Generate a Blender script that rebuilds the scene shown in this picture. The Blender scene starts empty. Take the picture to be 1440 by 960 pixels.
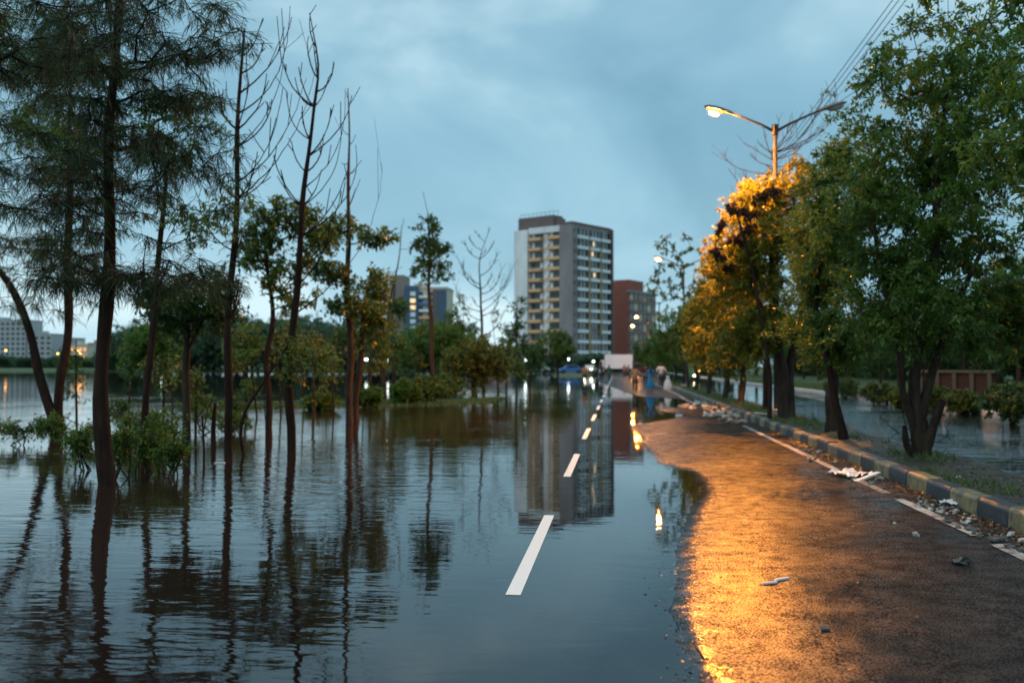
import bpy, bmesh, math, random
import numpy as np
from mathutils import Vector, Matrix, noise as mnoise

scene = bpy.context.scene
COL = scene.collection
R_ = math.radians

# ------------------------------------------------------------------ camera
YAW, PIT, FPX, CH = R_(6.03), R_(1.43), 1400.0, 1.5
cam_data = bpy.data.cameras.new('camera')
cam = bpy.data.objects.new('camera', cam_data)
COL.objects.link(cam)
cam.location = (0, 0, CH)
cam.rotation_euler = (R_(90) + PIT, 0, YAW)
cam_data.sensor_width = 36
cam_data.lens = 35
cam_data.clip_start = 0.05
cam_data.clip_end = 6000
cam_data.dof.use_dof = True
cam_data.dof.focus_distance = 8.0
cam_data.dof.aperture_fstop = 1.6
scene.camera = cam

# ------------------------------------------------------------------ sky
SUN_EL, SUN_ROT = 2.0, 200.0
world = bpy.data.worlds.new('World')
scene.world = world
world.use_nodes = True
wn = world.node_tree
wn.nodes.clear()
def N(nt, typ, **kw):
    n = nt.nodes.new(typ)
    for k, v in kw.items():
        if k.startswith('i_'):
            n.inputs[k[2:].replace('_', ' ')].default_value = v
        else:
            setattr(n, k, v)
    return n
def ramp(nt, fac, stops, interp='LINEAR'):
    r = N(nt, 'ShaderNodeValToRGB')
    r.color_ramp.interpolation = interp
    els = r.color_ramp.elements
    while len(els) < len(stops):
        els.new(0.5)
    for e, (p, c) in zip(els, stops):
        e.position = p
        e.color = (*c, 1) if len(c) == 3 else c
    nt.links.new(fac, r.inputs[0])
    return r.outputs[0]
def mixc(nt, fac, a, b, blend='MIX'):
    m = N(nt, 'ShaderNodeMix', data_type='RGBA', blend_type=blend)
    for s, v in ((0, fac), (6, a), (7, b)):
        if isinstance(v, (int, float)):
            m.inputs[s].default_value = v
        elif isinstance(v, tuple):
            m.inputs[s].default_value = (*v, 1)
        else:
            nt.links.new(v, m.inputs[s])
    return m.outputs[2]
def math_(nt, op, a, b=None, c=None, clamp=False):
    m = N(nt, 'ShaderNodeMath', operation=op, use_clamp=clamp)
    for i, v in enumerate((a, b, c)):
        if v is None: continue
        if isinstance(v, (int, float)): m.inputs[i].default_value = v
        else: nt.links.new(v, m.inputs[i])
    return m.outputs[0]
sky = N(wn, 'ShaderNodeTexSky', sky_type='NISHITA', sun_disc=False)
sky.sun_elevation = R_(SUN_EL); sky.sun_rotation = R_(SUN_ROT)
sky.dust_density = 2.0; sky.ozone_density = 3.0
tc = N(wn, 'ShaderNodeTexCoord')
sep = N(wn, 'ShaderNodeSeparateXYZ'); wn.links.new(tc.outputs['Generated'], sep.inputs[0])
grad = ramp(wn, sep.outputs['Z'], [(0.0, (3.1, 4.8, 5.6)), (0.10, (2.55, 4.25, 5.1)), (0.22, (1.9, 3.5, 4.45)), (0.36, (1.6, 3.05, 4.0)), (0.55, (3.3, 5.2, 6.2)), (1.0, (4.4, 6.0, 6.9))])
mp = N(wn, 'ShaderNodeMapping'); mp.inputs['Scale'].default_value = (1.5, 1.5, 2.6); mp.inputs['Location'].default_value = (2.35, 0.9, 0.1)
wn.links.new(tc.outputs['Generated'], mp.inputs[0])
nz = N(wn, 'ShaderNodeTexNoise', i_Scale=2.3, i_Detail=5.0, i_Roughness=0.47, i_Distortion=0.5)
wn.links.new(mp.outputs[0], nz.inputs['Vector'])
cl = ramp(wn, nz.outputs[0], [(0.32, (0.74, 0.80, 0.83)), (0.45, (0.96, 0.97, 0.98)), (0.55, (1.16, 1.09, 1.06)), (0.64, (1.65, 1.36, 1.24))])
over = mixc(wn, 1.0, grad, cl, 'MULTIPLY')
col = mixc(wn, 0.93, sky.outputs[0], over)
bg = N(wn, 'ShaderNodeBackground'); bg.inputs['Strength'].default_value = 0.142
wn.links.new(col, bg.inputs['Color'])
wo = N(wn, 'ShaderNodeOutputWorld'); wn.links.new(bg.outputs[0], wo.inputs[0])

# ------------------------------------------------------------------ faint last daylight
sl = bpy.data.lights.new('sun', 'SUN'); sl.energy = 0.5; sl.angle = R_(50); sl.color = (0.88, 0.95, 1.0)
so = bpy.data.objects.new('sun', sl); COL.objects.link(so)
so.rotation_euler = (R_(62), 0, R_(-50))

scene.view_settings.view_transform = 'Standard'
scene.view_settings.look = 'None'
scene.view_settings.exposure = 0.22
scene.view_settings.gamma = 1.0
scene.view_settings.use_curve_mapping = False
scene.render.engine = 'CYCLES'
cy = scene.cycles
cy.max_bounces = 6; cy.diffuse_bounces = 2; cy.glossy_bounces = 3; cy.transmission_bounces = 3
cy.transparent_max_bounces = 6
cy.caustics_reflective = False; cy.caustics_refractive = False
cy.sample_clamp_indirect = 2.0
cy.sample_clamp_direct = 0.0
cy.use_denoising = True

# ------------------------------------------------------------------ pixel -> place
_F = np.array([-math.sin(YAW) * math.cos(PIT), math.cos(YAW) * math.cos(PIT), math.sin(PIT)])
_Rt = np.array([math.cos(YAW), math.sin(YAW), 0.0]); _U = np.cross(_Rt, _F)
def ray(px, py): return _F + _Rt * (px - 720) / FPX + _U * (480 - py) / FPX
def gr(px, py, z=0.0):
    d = ray(px, py); t = (z - CH) / d[2]
    return np.array([d[0] * t, d[1] * t, z])
def at(px, py, Y):
    d = ray(px, py)
    return np.array([0, 0, CH]) + d * (Y / d[1])

# ------------------------------------------------------------------ object helpers
def tag(o, label=None, cat=None, group=None, kind=None):
    if label: o['label'] = label
    if cat: o['category'] = cat
    if group: o['group'] = group
    if kind: o['kind'] = kind
    return o
def empty(name, loc, label, cat, group=None, rz=0):
    o = bpy.data.objects.new(name, None); COL.objects.link(o)
    o.location = tuple(float(v) for v in loc); o.rotation_euler = (0, 0, rz)
    o.empty_display_size = 0.2
    return tag(o, label, cat, group)
def link(name, me, parent=None, world_space=False):
    o = bpy.data.objects.new(name, me); COL.objects.link(o)
    if parent:
        o.parent = parent
        if world_space:
            o.location = -Vector(parent.location)
    return o
def np_mesh(name, verts, faces, mats, tint=None, smooth=False, midx=None):
    """verts (V,3), faces (F,k) uniform k"""
    verts = np.asarray(verts, np.float32); faces = np.asarray(faces, np.int32)
    me = bpy.data.meshes.new(name)
    k = faces.shape[1]; nf = len(faces)
    me.vertices.add(len(verts)); me.vertices.foreach_set('co', verts.ravel())
    me.loops.add(nf * k); me.loops.foreach_set('vertex_index', faces.ravel())
    me.polygons.add(nf)
    me.polygons.foreach_set('loop_start', np.arange(0, nf * k, k, dtype=np.int32))
    me.polygons.foreach_set('loop_total', np.full(nf, k, np.int32))
    if smooth: me.polygons.foreach_set('use_smooth', np.ones(nf, bool))
    for m in (mats if isinstance(mats, (list, tuple)) else [mats]): me.materials.append(m)
    if midx is not None: me.polygons.foreach_set('material_index', np.asarray(midx, np.int32))
    me.update(calc_edges=True)
    if tint is not None:
        a = me.attributes.new('tint', 'FLOAT', 'FACE')
        a.data.foreach_set('value', np.asarray(tint, np.float32))
    return me
class MB:
    """collects shapes into ONE mesh"""
    def __init__(s): s.v = []; s.f = []; s.m = []
    def add(s, vs, fs, mi=0):
        b = len(s.v); s.v += [tuple(float(c) for c in v) for v in vs]
        s.f += [tuple(b + i for i in f) for f in fs]; s.m += [mi] * len(fs)
    def box(s, c, d, mi=0, rz=0, M=None):
        x, y, z = [q / 2 for q in d]
        vs = [Vector((a, b, e)) for a in (-x, x) for b in (-y, y) for e in (-z, z)]
        if rz: vs = [Matrix.Rotation(rz, 3, 'Z') @ v for v in vs]
        vs = [v + Vector(c) for v in vs]
        if M is not None: vs = [M @ v for v in vs]
        s.add(vs, [(0, 1, 3, 2), (4, 6, 7, 5), (0, 4, 5, 1), (2, 3, 7, 6), (0, 2, 6, 4), (1, 5, 7, 3)], mi)
    def tube(s, pts, rad, n=8, mi=0, cap=True):
        pts = [Vector([float(q) for q in p]) for p in pts]
        if not isinstance(rad, (list, tuple)): rad = [rad] * len(pts)
        vs = []; prev = None
        for i, p in enumerate(pts):
            t = (pts[min(i + 1, len(pts) - 1)] - pts[max(i - 1, 0)])
            t = t.normalized() if t.length > 1e-9 else Vector((0, 0, 1))
            if prev is None:
                a = t.orthogonal().normalized()
            else:
                a = (prev - t * prev.dot(t)); a = a.normalized() if a.length > 1e-6 else t.orthogonal().normalized()
            prev = a; b = t.cross(a)
            for k in range(n):
                q = 2 * math.pi * k / n
                vs.append(p + (a * math.cos(q) + b * math.sin(q)) * rad[i])
        fs = []
        for i in range(len(pts) - 1):
            for k in range(n):
                fs.append((i * n + k, i * n + (k + 1) % n, (i + 1) * n + (k + 1) % n, (i + 1) * n + k))
        if cap:
            fs.append(tuple(range(n))[::-1]); fs.append(tuple((len(pts) - 1) * n + k for k in range(n)))
        s.add(vs, fs, mi)
    def prism(s, poly, axis, a0, a1, mi=0, M=None):
        """poly in 2D, extruded along axis ('x','y','z')"""
        n = len(poly); vs = []
        for a in (a0, a1):
            for u, w in poly:
                v = {'x': (a, u, w), 'y': (u, a, w), 'z': (u, w, a)}[axis]
                v = Vector(v)
                vs.append(M @ v if M is not None else v)
        fs = [tuple(range(n)), tuple(range(2 * n - 1, n - 1, -1))]
        fs += [(i, n + i, n + (i + 1) % n, (i + 1) % n) for i in range(n)]
        s.add(vs, fs, mi)
    def blob(s, c, r, rng, sub=2, rough=0.25, mi=0):
        bm = bmesh.new(); bmesh.ops.create_icosphere(bm, subdivisions=sub, radius=1)
        off = Vector((rng.random() * 50, rng.random() * 50, 0))
        vs = []
        for v in bm.verts:
            k = 1 + rough * mnoise.noise(v.co * 1.7 + off) * 2
            vs.append(Vector((v.co.x * r[0] * k + c[0], v.co.y * r[1] * k + c[1], v.co.z * r[2] * k + c[2])))
        bm.verts.index_update()
        s.add(vs, [tuple(q.index for q in f.verts) for f in bm.faces], mi); bm.free()
    def build(s, name, mats, parent=None, smooth=False, bevel=0, world_space=False):
        me = bpy.data.meshes.new(name); me.from_pydata(s.v, [], s.f)
        for m in (mats if isinstance(mats, (list, tuple)) else [mats]): me.materials.append(m)
        me.polygons.foreach_set('material_index', s.m)
        bm = bmesh.new(); bm.from_mesh(me); bmesh.ops.recalc_face_normals(bm, faces=bm.faces)
        bm.to_mesh(me); bm.free()
        if smooth: me.polygons.foreach_set('use_smooth', [True] * len(me.polygons))
        me.update()
        o = link(name, me, parent, world_space)
        if bevel:
            b = o.modifiers.new('bevel', 'BEVEL'); b.width = bevel; b.segments = 2; b.limit_method = 'ANGLE'
        return o
def copy_tree(o, parent=None):
    c = o.copy(); COL.objects.link(c); c.parent = parent
    for ch in [q for q in bpy.data.objects if q.parent == o]:
        copy_tree(ch, c)
    return c

# ------------------------------------------------------------------ materials
def mat(name):
    m = bpy.data.materials.new(name); m.use_nodes = True
    nt = m.node_tree; nt.nodes.clear()
    out = N(nt, 'ShaderNodeOutputMaterial')
    p = N(nt, 'ShaderNodeBsdfPrincipled'); nt.links.new(p.outputs[0], out.inputs[0])
    return m, nt, p, out
def rough_mat(name, ca, cb, scale=3.0, rough=0.7, bump=0.0, bscale=20.0, detail=5, spec=0.5, metallic=0.0, stretch=(1, 1, 1)):
    m, nt, p, out = mat(name)
    t = N(nt, 'ShaderNodeTexCoord'); mp = N(nt, 'ShaderNodeMapping'); mp.inputs['Scale'].default_value = stretch
    nt.links.new(t.outputs['Object'], mp.inputs[0])
    n = N(nt, 'ShaderNodeTexNoise', i_Scale=scale, i_Detail=detail, i_Roughness=0.62)
    nt.links.new(mp.outputs[0], n.inputs['Vector'])
    nt.links.new(ramp(nt, n.outputs[0], [(0.32, ca), (0.68, cb)]), p.inputs['Base Color'])
    p.inputs['Roughness'].default_value = rough; p.inputs['Metallic'].default_value = metallic
    p.inputs['Specular IOR Level'].default_value = spec
    if bump:
        n2 = N(nt, 'ShaderNodeTexNoise', i_Scale=bscale, i_Detail=4)
        nt.links.new(mp.outputs[0], n2.inputs['Vector'])
        b = N(nt, 'ShaderNodeBump', i_Strength=1.0, i_Distance=bump)
        nt.links.new(n2.outputs[0], b.inputs['Height']); nt.links.new(b.outputs[0], p.inputs['Normal'])
    return m
def emit_mat(name, color, strength):
    m = bpy.data.materials.new(name); m.use_nodes = True; nt = m.node_tree; nt.nodes.clear()
    out = N(nt, 'ShaderNodeOutputMaterial'); e = N(nt, 'ShaderNodeEmission')
    e.inputs[0].default_value = (*color, 1); e.inputs[1].default_value = strength
    nt.links.new(e.outputs[0], out.inputs[0]); return m
def leaf_mat(name, stops, trans=0.35, rough=0.38):
    m, nt, p, out = mat(name)
    a = N(nt, 'ShaderNodeAttribute', attribute_name='tint')
    c = ramp(nt, a.outputs['Fac'], stops)
    nt.links.new(c, p.inputs['Base Color']); p.inputs['Roughness'].default_value = rough
    p.inputs['Specular IOR Level'].default_value = 0.5
    tr = N(nt, 'ShaderNodeBsdfTranslucent'); nt.links.new(c, tr.inputs[0])
    mx = N(nt, 'ShaderNodeMixShader'); mx.inputs[0].default_value = trans
    nt.links.new(p.outputs[0], mx.inputs[1]); nt.links.new(tr.outputs[0], mx.inputs[2])
    nt.links.new(mx.outputs[0], out.inputs[0]); return m
M = {}
M['leaf_green'] = leaf_mat('leaf_green', [(0, (.055, .12, .018)), (.5, (.10, .19, .028)), (.85, (.16, .24, .03)), (1, (.24, .2, .035))], .55)
M['leaf_lit'] = leaf_mat('leaf_lamplit_yellow_green', [(0, (.09, .12, .013)), (.5, (.21, .215, .018)), (1, (.40, .32, .025))], .5)  # yellow-green leaves, street lamp glow put into the colour by brightening it
M['leaf_dark'] = leaf_mat('leaf_dark', [(0, (.038, .08, .018)), (.6, (.065, .13, .026)), (1, (.11, .16, .03))], .45)
M['leaf_olive'] = leaf_mat('leaf_olive', [(0, (.07, .12, .015)), (.6, (.12, .18, .022)), (1, (.22, .21, .025))])
M['leaf_yellow'] = leaf_mat('leaf_yellow', [(0, (.085, .11, .015)), (.5, (.16, .17, .018)), (1, (.26, .22, .02))])
M['needle'] = leaf_mat('needle', [(0, (.022, .052, .018)), (.5, (.038, .075, .022)), (.75, (.085, .065, .022)), (1, (.17, .08, .03))], 0.25, 0.8)
M['dead_leaf'] = leaf_mat('dead_leaf', [(0, (.035, .014, .009)), (1, (.075, .03, .016))], 0.0, 0.9)
M['grass'] = leaf_mat('grass', [(0, (.04, .08, .014)), (.6, (.075, .13, .022)), (1, (.15, .15, .035))])
M['far_leaf'] = leaf_mat('far_leaf', [(0, (.06, .12, .065)), (1, (.11, .18, .09))])  # distance haze put into the leaf colour: lifted and paler
M['litter'] = leaf_mat('litter', [(0, (.03, .02, .012)), (.6, (.09, .055, .025)), (1, (.2, .13, .05))], 0.05)
M['bark'] = rough_mat('bark', (.022, .015, .011), (.06, .042, .03), 9, .9, .02, 22, spec=.15, stretch=(1, 1, .25))
M['bark_red'] = rough_mat('bark_red', (.028, .018, .013), (.07, .043, .030), 9, .9, .015, 22, spec=.15, stretch=(1, 1, .25))
M['bark_dark'] = rough_mat('bark_dark', (.018, .011, .008), (.045, .026, .018), 9, .95, .015, 22, spec=.1, stretch=(1, 1, .25))
M['concrete'] = rough_mat('concrete', (.22, .21, .19), (.34, .32, .29), 2, .8)
M['soil'] = rough_mat('soil', (.025, .02, .013), (.075, .055, .035), 3.5, .75, .02, 14)
M['land'] = rough_mat('land', (.03, .055, .014), (.06, .09, .025), .6, .9, .03, 8)
M['bed'] = rough_mat('bed', (.03, .025, .018), (.05, .04, .03), 1, .9)
M['pole'] = rough_mat('galvanised', (.035, .033, .031), (.065, .06, .057), 6, .75, spec=.2)
M['lamp_head'] = rough_mat('lamp_head', (.10, .09, .08), (.17, .15, .13), 6, .5)
M['glass_dead'] = rough_mat('lamp_glass', (.3, .3, .28), (.4, .4, .38), 6, .2)
M['bowl_glow'] = emit_mat('bowl_glow', (1.0, .38, .07), 2.2)
M['sodium'] = emit_mat('sodium', (1.0, .32, .028), 34000)
M['sodium_far'] = emit_mat('sodium_far', (1.0, .40, .07), 12)
M['sodium_mid'] = emit_mat('sodium_mid', (1.0, .33, .04), 6500)
M['white_lamp'] = emit_mat('white_lamp', (.85, 1.0, .92), 9)
M['warm_win'] = emit_mat('warm_window', (1.0, .72, .38), 1.1)
M['shop_glow'] = emit_mat('shop_glow', (1.0, .5, .22), 1.0)
M['head_light'] = emit_mat('head_light', (1.0, .82, .5), 25)
M['wire'] = rough_mat('wire', (.02, .02, .02), (.03, .03, .03), 6, .6)

def asphalt():
    m, nt, p, out = mat('wet_asphalt')
    g = N(nt, 'ShaderNodeNewGeometry')
    big = N(nt, 'ShaderNodeTexNoise', i_Scale=.55, i_Detail=5, i_Roughness=.6); nt.links.new(g.outputs['Position'], big.inputs['Vector'])
    mid = N(nt, 'ShaderNodeTexNoise', i_Scale=7, i_Detail=4, i_Roughness=.6); nt.links.new(g.outputs['Position'], mid.inputs['Vector'])
    fine = N(nt, 'ShaderNodeTexNoise', i_Scale=70, i_Detail=3, i_Roughness=.65); nt.links.new(g.outputs['Position'], fine.inputs['Vector'])
    grain = N(nt, 'ShaderNodeTexNoise', i_Scale=38, i_Detail=3, i_Roughness=.65); nt.links.new(g.outputs['Position'], grain.inputs['Vector'])
    c = ramp(nt, fine.outputs[0], [(.3, (.012, .0105, .010)), (.7, (.038, .033, .030))])
    c2 = mixc(nt, ramp(nt, mid.outputs[0], [(.35, (0, 0, 0)), (.7, (1, 1, 1))]), c, mixc(nt, 1.0, c, (.6, .6, .62), 'MULTIPLY'))
    nt.links.new(c2, p.inputs['Base Color'])
    # smoother where a film of water lies, rougher where it has drained
    wet = math_(nt, 'ADD', math_(nt, 'MULTIPLY', big.outputs[0], .7), math_(nt, 'MULTIPLY', mid.outputs[0], .3))
    sz = N(nt, 'ShaderNodeSeparateXYZ'); nt.links.new(g.outputs['Position'], sz.inputs[0])
    film = N(nt, 'ShaderNodeMapRange', interpolation_type='SMOOTHSTEP', i_From_Min=.0, i_From_Max=.0060, i_To_Min=.0, i_To_Max=1.0)
    nt.links.new(math_(nt, 'ADD', sz.outputs['Z'], math_(nt, 'MULTIPLY', math_(nt, 'SUBTRACT', mid.outputs[0], .5), .008)), film.inputs[0])
    film = film.outputs[0]
    nt.links.new(math_(nt, 'ADD', math_(nt, 'MULTIPLY', ramp(nt, wet, [(.38, (.19,) * 3), (.56, (.31,) * 3)]), film), .06), p.inputs['Roughness'])
    nt.links.new(ramp(nt, wet, [(.42, (.72,) * 3), (.54, (.78,) * 3)]), p.inputs['Specular IOR Level'])
    h = math_(nt, 'ADD', math_(nt, 'MULTIPLY', grain.outputs[0], 1.0), math_(nt, 'MULTIPLY', fine.outputs[0], .55))
    b = N(nt, 'ShaderNodeBump', i_Distance=.0032)
    nt.links.new(math_(nt, 'MULTIPLY', ramp(nt, wet, [(.38, (.25,) * 3), (.56, (1,) * 3)]), math_(nt, 'MULTIPLY_ADD', film, .92, .08)), b.inputs['Strength'])
    nt.links.new(h, b.inputs['Height']); nt.links.new(b.outputs[0], p.inputs['Normal'])
    # wet stones shine, the tarry binder between them stays matt
    st = N(nt, 'ShaderNodeTexNoise', i_Scale=80, i_Detail=2.5, i_Roughness=.75); nt.links.new(g.outputs['Position'], st.inputs['Vector'])
    st2 = N(nt, 'ShaderNodeTexNoise', i_Scale=5, i_Detail=6, i_Roughness=.7); nt.links.new(g.outputs['Position'], st2.inputs['Vector'])
    f = math_(nt, 'ADD', math_(nt, 'MULTIPLY', st.outputs[0], .7), math_(nt, 'MULTIPLY', st2.outputs[0], .3))
    df = N(nt, 'ShaderNodeBsdfDiffuse'); nt.links.new(c2, df.inputs[0]); nt.links.new(b.outputs[0], df.inputs[2])
    mx = N(nt, 'ShaderNodeMixShader'); nt.links.new(ramp(nt, f, [(.465, (.04,) * 3), (.55, (1,) * 3)]), mx.inputs[0])
    nt.links.new(df.outputs[0], mx.inputs[1]); nt.links.new(p.outputs[0], mx.inputs[2]); nt.links.new(mx.outputs[0], out.inputs[0])
    return m
M['asphalt'] = asphalt()

def water():
    m = bpy.data.materials.new('flood_water'); m.use_nodes = True; nt = m.node_tree; nt.nodes.clear()
    out = N(nt, 'ShaderNodeOutputMaterial')
    g = N(nt, 'ShaderNodeNewGeometry'); s = N(nt, 'ShaderNodeSeparateXYZ'); nt.links.new(g.outputs['Position'], s.inputs[0])
    X = s.outputs['X']; Yc = s.outputs['Y']
    def noi(sc, stretch, det=2, dist=0.0):
        mp = N(nt, 'ShaderNodeMapping'); mp.inputs['Scale'].default_value = stretch
        mp.inputs['Rotation'].default_value = (0, 0, .12)
        nt.links.new(g.outputs['Position'], mp.inputs[0])
        n = N(nt, 'ShaderNodeTexNoise', i_Scale=sc, i_Detail=det, i_Roughness=.5, i_Distortion=dist)
        nt.links.new(mp.outputs[0], n.inputs['Vector']); return n.outputs[0]
    a = noi(2.3, (.55, 1.5, 1), 2.5, .25); b = noi(7.0, (.6, 1.4, 1), 2.0); c = noi(.22, (1, 1, 1), 2)
    h = math_(nt, 'ADD', math_(nt, 'MULTIPLY', a, .0085), math_(nt, 'MULTIPLY', b, .0030))
    mr = N(nt, 'ShaderNodeMapRange', i_From_Min=-.6, i_From_Max=-3.6, i_To_Min=.22, i_To_Max=1.5); nt.links.new(X, mr.inputs[0])
    mr2 = N(nt, 'ShaderNodeMapRange', i_From_Min=4.0, i_From_Max=5.0, i_To_Min=0, i_To_Max=11.0); nt.links.new(X, mr2.inputs[0])
    mr3 = N(nt, 'ShaderNodeMapRange', i_From_Min=12.0, i_From_Max=60.0, i_To_Min=1.0, i_To_Max=.18); nt.links.new(Yc, mr3.inputs[0])
    calm = ramp(nt, c, [(.40, (.35,) * 3), (.6, (1,) * 3)])
    amp = math_(nt, 'MULTIPLY', math_(nt, 'MULTIPLY', math_(nt, 'MAXIMUM', mr.outputs[0], mr2.outputs[0]), mr3.outputs[0]), calm)
    bp = N(nt, 'ShaderNodeBump', i_Strength=1.0, i_Distance=1.0)
    nt.links.new(math_(nt, 'MULTIPLY', h, amp), bp.inputs['Height'])
    gl = N(nt, 'ShaderNodeBsdfGlossy'); gl.inputs['Roughness'].default_value = .015; gl.inputs['Color'].default_value = (1, 1, 1, 1)
    nt.links.new(bp.outputs[0], gl.inputs['Normal'])
    fr = N(nt, 'ShaderNodeFresnel', i_IOR=1.333); nt.links.new(bp.outputs[0], fr.inputs['Normal'])
    df = N(nt, 'ShaderNodeBsdfDiffuse'); df.inputs[0].default_value = (.024, .015, .011, 1)
    tr = N(nt, 'ShaderNodeBsdfTransparent'); tr.inputs[0].default_value = (.86, .80, .74, 1)
    cr = N(nt, 'ShaderNodeMapRange', i_From_Min=-4.0, i_From_Max=-.9, i_To_Min=0, i_To_Max=.85); nt.links.new(X, cr.inputs[0])
    mb = N(nt, 'ShaderNodeMixShader'); nt.links.new(cr.outputs[0], mb.inputs[0]); nt.links.new(df.outputs[0], mb.inputs[1]); nt.links.new(tr.outputs[0], mb.inputs[2])
    mx = N(nt, 'ShaderNodeMixShader'); nt.links.new(fr.outputs[0], mx.inputs[0]); nt.links.new(mb.outputs[0], mx.inputs[1]); nt.links.new(gl.outputs[0], mx.inputs[2])
    nt.links.new(mx.outputs[0], out.inputs[0]); return m
M['water'] = water()

def paint_mat(name, col, under, wear=.45, rough=.5):
    m, nt, p, out = mat(name)
    g = N(nt, 'ShaderNodeNewGeometry')
    n = N(nt, 'ShaderNodeTexNoise', i_Scale=9, i_Detail=8, i_Roughness=.75); nt.links.new(g.outputs['Position'], n.inputs['Vector'])
    n2 = N(nt, 'ShaderNodeTexNoise', i_Scale=1.2, i_Detail=3); nt.links.new(g.outputs['Position'], n2.inputs['Vector'])
    f = math_(nt, 'ADD', math_(nt, 'MULTIPLY', n.outputs[0], .6), math_(nt, 'MULTIPLY', n2.outputs[0], .4))
    nt.links.new(mixc(nt, ramp(nt, f, [(wear - .04, (0, 0, 0)), (wear + .06, (1, 1, 1))]), under, col), p.inputs['Base Color'])
    p.inputs['Roughness'].default_value = rough
    b = N(nt, 'ShaderNodeBump', i_Strength=1, i_Distance=.004); nt.links.new(n.outputs[0], b.inputs['Height']); nt.links.new(b.outputs[0], p.inputs['Normal'])
    return m
M['dash'] = paint_mat('road_paint', (.82, .78, .72), (.5, .47, .43), .30)
M['edge'] = paint_mat('worn_edge_paint', (.50, .46, .41), (.06, .055, .05), .485)
M['kerb_yellow'] = paint_mat('kerb_yellow', (.25, .19, .075), (.085, .075, .06), .50)
M['kerb_black'] = paint_mat('kerb_black', (.022, .030, .038), (.07, .07, .065), .40)

# ------------------------------------------------------------------ setting: ground, road, water
SH = [(-10, .5), (0, .5), (4.8, .43), (5.6, .37), (6.4, .33), (7.5, .42), (8.7, .52), (10.4, .74), (12.2, 1.0), (13.6, 1.08), (14.4, 1.02), (15.7, .62), (19.3, .5), (25.5, .25),
      (28, 1.2), (31, 2.2), (34, 1.2), (36, 1.5), (38, 3.3), (46, 3.2), (49, 1.2), (53, .8), (60, .4), (75, -.5), (95, -1.6), (140, -3), (500, -5)]
shx = np.array([a for a, b in SH]); shy = np.array([b for a, b in SH])
def road_z(x, y):
    e = np.interp(y, shx, shy)
    d = np.asarray(x - e)
    up = np.where(d > 0, .030 * d - .0035 * d * d, .012 * d)
    near = .0006 * np.sin(x * 3.1 + y * 1.3) + .0005 * np.sin(y * 2.7 - x * 2.9) + .0003 * np.sin(y * 9.1 + x * 5) + .0003 * np.sin(y * 17.3 - x * 29) * np.sin(x * 13 + y * 6.1)
    return np.clip(up + near * .6, -.07, .07)
def grid(name, xs, ys, zf, mats, label_kind='structure', smooth=True):
    Xg, Yg = np.meshgrid(xs, ys, indexing='ij'); Zg = zf(Xg, Yg)
    V = np.stack([Xg, Yg, Zg], -1).reshape(-1, 3)
    nx, ny = len(xs), len(ys)
    i = np.arange(nx - 1)[:, None] * ny + np.arange(ny - 1)[None, :]
    Fq = np.stack([i, i + ny, i + ny + 1, i + 1], -1).reshape(-1, 4)
    me = np_mesh(name, V, Fq, mats, smooth=smooth)
    return tag(link(name, me), kind=label_kind)
def spaced(a, b, s0, s1, ref=0):
    out = [a]; 
    while out[-1] < b: 
        d = abs(out[-1] - ref); out.append(out[-1] + min(s1, s0 + d * .035))
    out[-1] = b; return np.array(out)
ROAD_Y = np.concatenate([np.arange(-14, 4, .6), np.arange(4, 20, .05), spaced(20, 420, .12, 8, 20)])
road = grid('road', np.concatenate([np.linspace(-4.9, -.4, 30), np.linspace(-.36, 1.8, 60), np.linspace(1.85, 3.46, 24)]), ROAD_Y, road_z, M['asphalt'])
grid('opposite_road', np.linspace(5.1, 11.36, 10), spaced(-5, 420, .8, 10), lambda x, y: -.02 - .012 * np.abs(x - 8.2) + 0 * y, M['asphalt'])
def land_z(x, y):
    far = np.clip((y - 150) / 6, 0, 1) * .45
    d = np.hypot(x, y)
    left = np.clip((y - (262 - .0 * x)) / 8, 0, 1)
    z = np.where(x < -10, -1.0 + 1.5 * left, -.14 + 0 * x)
    z = np.where((x >= -10) & (x < -4.95) & (y > 150), -.14 + far, z)
    strip = .22 * np.exp(-((y - (41 + .9 * (x + 8))) / 2.2) ** 2) * np.clip((x + 14) / 3, 0, 1) * np.clip((-5.0 - x) / 1.2, 0, 1)
    z = np.where((x < -4.95), z + strip, z)
    z = np.where((x > -4.95) & (x < 3.5), -.16, z)
    z = np.where((x > 5.05) & (x < 11.5), -.2, z)
    z = np.where(x >= 11.5, .04 + .02 * np.sin(x * 1.3 + y * .7) + np.clip((x - 11.5) * .02, 0, .3), z)
    z = np.where((x >= -4.95) & (y > 430), .1, z)
    return z + .02 * np.sin(x * .9) * np.cos(y * .8)
xs = np.concatenate([np.array([-3000, -1500, -800, -400, -200, -100, -60, -40, -28]), np.arange(-20, -5, .6), np.array([-5, -4.96, -4.9, 0, 3.45, 3.5, 5.0, 5.08, 6, 9, 11.4, 11.52, 11.56, 12.5, 14, 16, 19, 24, 32, 50, 100, 250, 700, 1800, 3000])])
ys = np.concatenate([np.array([-300, -60, -14]), np.arange(-6, 30, 3), np.arange(30, 52, .7), np.arange(53, 145, 6), np.arange(148, 166, 2.0), np.array([175, 200, 230, 250, 258, 262, 264, 266, 268, 271, 280, 320, 400, 430, 436, 600, 1000, 2000, 4000])])
grid('terrain', xs, ys, land_z, M['land'])
wv = [(-3000, -300, 0), (3000, -300, 0), (3000, 4000, 0), (-3000, 4000, 0)]
tag(link('water', np_mesh('water', wv, [(0, 1, 2, 3)], M['water'])), kind='structure')

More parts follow.
